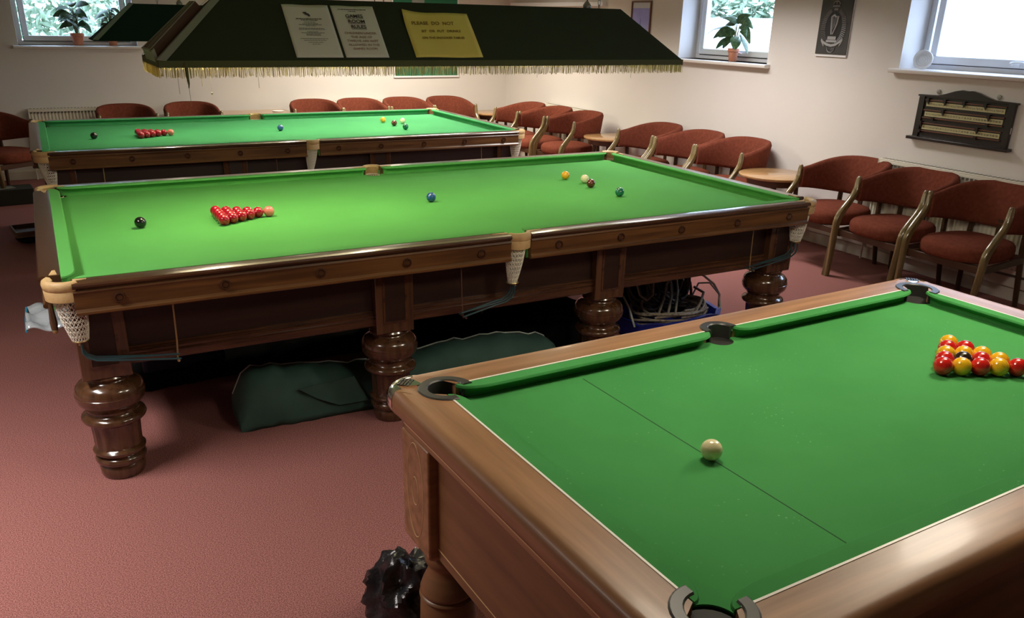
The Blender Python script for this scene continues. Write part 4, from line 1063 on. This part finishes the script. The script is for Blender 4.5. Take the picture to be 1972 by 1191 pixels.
for k in range(16):
    a = rd.uniform(0, 2*PI); zz = rd.uniform(.18, .38); rr = rd.uniform(.01, .06)
    sp3.append((0, 0, rr*math.cos(a), rr*math.sin(a), zz, math.cos(a), math.sin(a), rd.uniform(0, .8), rd.uniform(.12, .18), rd.uniform(.03, .04), rd.uniform(1, 2.2)))
plant('potted_plant', 'pot plant on the back-left sill, mostly hidden behind the far canopy', (-.98, 6.56, 1.39), .055, .11, sp3, 3)

# ------------------------------------------------------------------ things stored beneath the middle table
def soft_bag(name, label, cat, pts_lo, h, w, m, loc_z=0, seed=1, n=36, wob=.02):
    """long soft bag following a floor polyline, humped section"""
    P = [Vector(p) for p in pts_lo]; rd = random.Random(seed); rg = []
    tot = sum((P[i+1]-P[i]).length for i in range(len(P)-1))
    def at(t):
        s = t*tot
        for i in range(len(P)-1):
            l = (P[i+1]-P[i]).length
            if s <= l or i == len(P)-2: return P[i].lerp(P[i+1], s/l), (P[i+1]-P[i]).normalized()
            s -= l
    for i in range(n+1):
        t = i/n; p, d_ = at(t); nr = Vector((-d_.y, d_.x, 0)); e = min(1, t*n/2.2, (1-t)*n/2.2)**.5*.35+.65 if True else 1
        hh = h(t)*(e if 0 < i < n else .55)+rd.uniform(-wob, wob)*.5; ww = w*(1 if 0 < i < n else .92)
        sec = [(-.5, 0), (-.53, .12), (-.50, .45), (-.42, .80), (-.28, .97), (0, 1.0), (.28, .95), (.44, .75), (.52, .4), (.5, 0)]
        rg.append([tuple(p+nr*(a*ww+rd.uniform(-wob, wob)*.4)+Vector((0, 0, b*hh+(rd.uniform(-wob, wob)*.4 if b > 0 else 0)))) for a, b in sec])
    o = MB().loft(rg).build(name, m, ang=80); return o, rg
gb, rg = soft_bag('holdall_bag', 'x', 'bag', [(-1.24, -.58, 0), (-.575, -.605, 0), (.40, -.70, 0)], lambda t: .215+.035*math.sin(t*9+1), .24, M['gbag'], seed=4)
tag(gb, 'long dark green canvas bag with pale piping lying under the middle snooker table', 'bag')
MB().tube([tuple(Vector(r[6])+Vector((0, 0, .004))) for r in rg], .0035, 6).build('piping', M['piping'], gb)
fl = MB().add([(-.98, -.712, .17), (-.72, -.722, .19), (-.66, -.735, .06), (-.80, -.73, .06), (-.90, -.72, .11)], [(0, 1, 2, 3, 4)]); fo = fl.build('loose_flap', M['gbag'], gb, smooth=False)
sm = fo.modifiers.new('thickness', 'SOLIDIFY'); sm.thickness = .004
kb, _ = soft_bag('cover_bundle', 'x', 'bundle', [(-1.62, .16, 0), (-.60, .22, 0), (.70, .15, 0)], lambda t: .055+.07*t+.012*math.sin(t*14), .40, M['black'], seed=8, wob=.03)
tag(kb, 'long black cloth bundle in the shadow under the middle snooker table', 'bundle')
kb2, _ = soft_bag('clutter_sack', 'x', 'sack', [(-.35, -.28, 0), (.30, -.34, 0), (.84, -.26, 0)], lambda t: .27+.04*math.sin(t*11), .34, M['black'], seed=9, wob=.03)
tag(kb2, 'lumpy black sack behind the green bag, under the middle table', 'sack')
nv = tag(MB().box(-1.56, -1.16, -.05, .04, .05, .44).build('folded_tarp', M['navy'], bevel=.02), 'dark navy folded tarp standing under the left end of the middle table', 'tarp')
nv.location = (0, .1, -.05)
# folding trestle
tr = thing('folding_stand', 'dark folding stand with crossed legs under the middle pocket', 'stand', (.28, -.12, 0))
for sx in (-1, 1):
    MB().tube([(-.15*sx, 0, 0), (.15*sx, 0, .40)], .009, 8).build('leg', M['steel'], tr)
    MB().tube([(-.15*sx, .30, 0), (.15*sx, .30, .40)], .009, 8).build('leg', M['steel'], tr)
MB().tube([(-.15, 0, .40), (-.15, .30, .40)], .009, 8).tube([(.15, 0, .40), (.15, .30, .40)], .009, 8).tube([(0, 0, .2), (0, .3, .2)], .006, 6).build('cross_bar', M['steel'], tr)
# blue open bag full of cable
bb = thing('blue_bag', 'open blue tarpaulin bag under the right part of the middle table', 'bag', (1.36, -.42, 0))
def ring(rx, ry, z, w=0, n=28): return [(rx*math.copysign(abs(math.cos(2*PI*k/n))**.5, math.cos(2*PI*k/n)), ry*math.copysign(abs(math.sin(2*PI*k/n))**.5, math.sin(2*PI*k/n))+w*math.sin(k*2.3), z+w*math.cos(k*1.7)) for k in range(n)]
MB().loft([ring(.31, .18, 0), ring(.33, .20, .05, .006), ring(.325, .195, .10, .010), ring(.34, .205, .115, .010), ring(.315, .18, .115, .008), ring(.30, .17, .06), ring(.29, .16, .012)]).build('bag_body', M['blue'], bb, ang=60)
for s in (-1, 1): MB().tube([(s*.33, -.13, .10), (s*.34, -.08, .20), (s*.33, 0, .25), (s*.33, .10, .22), (s*.32, .15, .10)], .006, 6).build('bag_handle', M['piping'], bb)
cb = thing('cable_bundle', 'coils of grey cable spilling from the blue bag under the middle table', 'cable', (1.36, -.42, 0))
rd = random.Random(21)
def coil(b, cx, cy, cz, rx, ry, tilt, r, turns=1, ph=0):
    P = []
    for k in range(int(28*turns)+1):
        a = ph+2*PI*k/28; x, y = rx*math.cos(a), ry*math.sin(a); P.append((cx+x, cy+y*math.cos(tilt), cz+y*math.sin(tilt)+.008*math.sin(a*3+k*.1)))
    b.tube(P, r, 7)
lc = MB(); dc = MB()
for k in range(8): coil(lc, rd.uniform(-.02, .06), rd.uniform(-.05, .0), .095+.010*k, .25+rd.uniform(-.03, .03), .13, rd.uniform(.0, .25), .0075, 1.0, rd.uniform(0, 6))
for k in range(11): coil(dc, rd.uniform(-.14, .10), rd.uniform(.04, .12), .22+rd.uniform(0, .08), rd.uniform(.09, .17), rd.uniform(.12, .18), rd.uniform(.9, 1.4), .009, 1.0, rd.uniform(0, 6))
lc.tube([(-.16, -.12, .13), (-.06, -.04, .20), (.02, .04, .27), (.10, .07, .315), (.17, .07, .325), (.24, .07, .318), (.34, .07, .275), (.43, .07, .21), (.49, .07, .13), (.485, .06, .06), (.43, .03, .012), (.34, 0, .03), (.28, -.06, .11), (.15, -.15, .135), (0, -.16, .14), (-.18, -.12, .13)], .0075, 8)
lc.tube([(-.10, -.14, .135), (.0, -.04, .22), (.06, .06, .29), (.10, .12, .34)], .0075, 8); lc.tube([(-.05, -.15, .13), (.07, -.01, .24), (.12, .08, .31)], .0075, 8); lc.tube([(.10, -.15, .13), (.20, -.08, .16), (.27, -.02, .20), (.25, .05, .22)], .0085, 8)
lc.tube([(-.26, -.02, .33), (-.25, -.05, .26), (-.20, -.06, .225), (-.15, -.05, .25), (-.14, -.03, .35)], .006, 8)
lc.build('cable_coil', M['cable'], cb); dk = dc.build('cable_coil', M['cabled'], cb); dk['label'] = 'dark cable coils'
kb3, _ = soft_bag('clutter_sack', 'x', 'sack', [(1.02, -.12, 0), (1.35, -.14, 0), (1.66, -.20, 0)], lambda t: .36-.10*t, .22, M['black'], seed=12, wob=.03)
tag(kb3, 'black sack behind the cable coils under the middle table', 'sack')
# bin bag by the pool table leg
def crumple(name, label, cat, loc, r, sq, m, seed, amp=.22):
    from mathutils import noise
    b = MB(); n = 34; b.sphere((0, 0, 0), 1, n); V = []
    for p in b.v:
        v = Vector(p).normalized(); q = 1.0
        for f, a in ((1.4, 1.0), (3.0, .40)):
            q += amp*a*(1-2.6*abs(noise.noise(v*f+Vector((seed, seed*2.3, 0)))))-amp*a*.35
        V.append((v.x*q*r*sq[0], v.y*q*r*sq[1], max(0, v.z*q*r*sq[2]+r*sq[2]*.85)))
    b.v = V; o = b.build(name, m, ang=50); o.location = loc; return tag(o, label, cat)
crumple('bin_bag', 'crumpled black plastic bag on the carpet beside the pool table leg', 'bag', (-1.06, -2.22, 0), .145, (.80, .75, .95), M['binbag'], 5, .26)
# foil packet wedged by the left corner pocket
pk = thing('plastic_wallet', 'clear silvery plastic packet with a blue edge sticking out by the near-left pocket', 'packet', (-1.90, -.20, .50))
b = MB().grid(lambda u, v: (-.10+.20*u, -.22+.34*v, .010*math.sin(u*11+v*5)+.012*math.sin(v*13)+.02*(1-u)), 16, 16); o = b.build('sheet', M['foil'], pk, ang=50); q = o.modifiers.new('thickness', 'SOLIDIFY'); q.thickness = .004
MB().tube([(-.10, -.22, .012), (-.102, -.05, .012), (-.10, .12, .012)], .005, 6).build('blue_edge', M['cyan'], pk)
bt = thing('rest_handle', 'polished wooden cue-rest butt hanging under the near-left corner', 'cue rest', (-1.885, -.86, 0))
MB().tube([(0, 0, .75), (0, -.005, .72), (0, -.01, .68), (0, -.015, .655)], [.008, .010, .013, .011], 12).build('butt', M['legw'], bt)
MB().sphere((0, -.016, .650), .010, 8).build('end_cap', M['brass'], bt)
# brown block & dark pouch on the floor at the left
sh = thing('brush_box', 'brown wooden tray on a dark pouch, on the carpet at the left edge', 'box', (-2.06, 3.45, 0), .15)
b = MB().box(-.10, .10, -.16, .16, .07, .085).box(-.10, -.085, -.16, .16, .085, .115).box(.085, .10, -.16, .16, .085, .115).box(-.085, .085, -.16, -.145, .085, .115).box(-.085, .085, .145, .16, .085, .115); b.build('tray', M['brownw'], sh, bevel=.004)
b = MB().sphere((0, 0, .035), .09, 12, (1.0, 1.5, .39)); b.build('pouch', M['black'], sh)
# box with pale sheet beneath the far-left chair
cbx = thing('cardboard_box', 'dark box with pale sheets under the shadowed chair at the far left', 'box', (-2.22, 5.15, 0), .1)
MB().box(-.22, .22, -.13, .13, 0, .15).build('carton', M['slate'], cbx, bevel=.005)
MB().prism([(-.10, -.10), (.08, -.06), (.05, .06), (-.12, .04)], .1505, .153).build('sheet', M['greyp'], cbx)
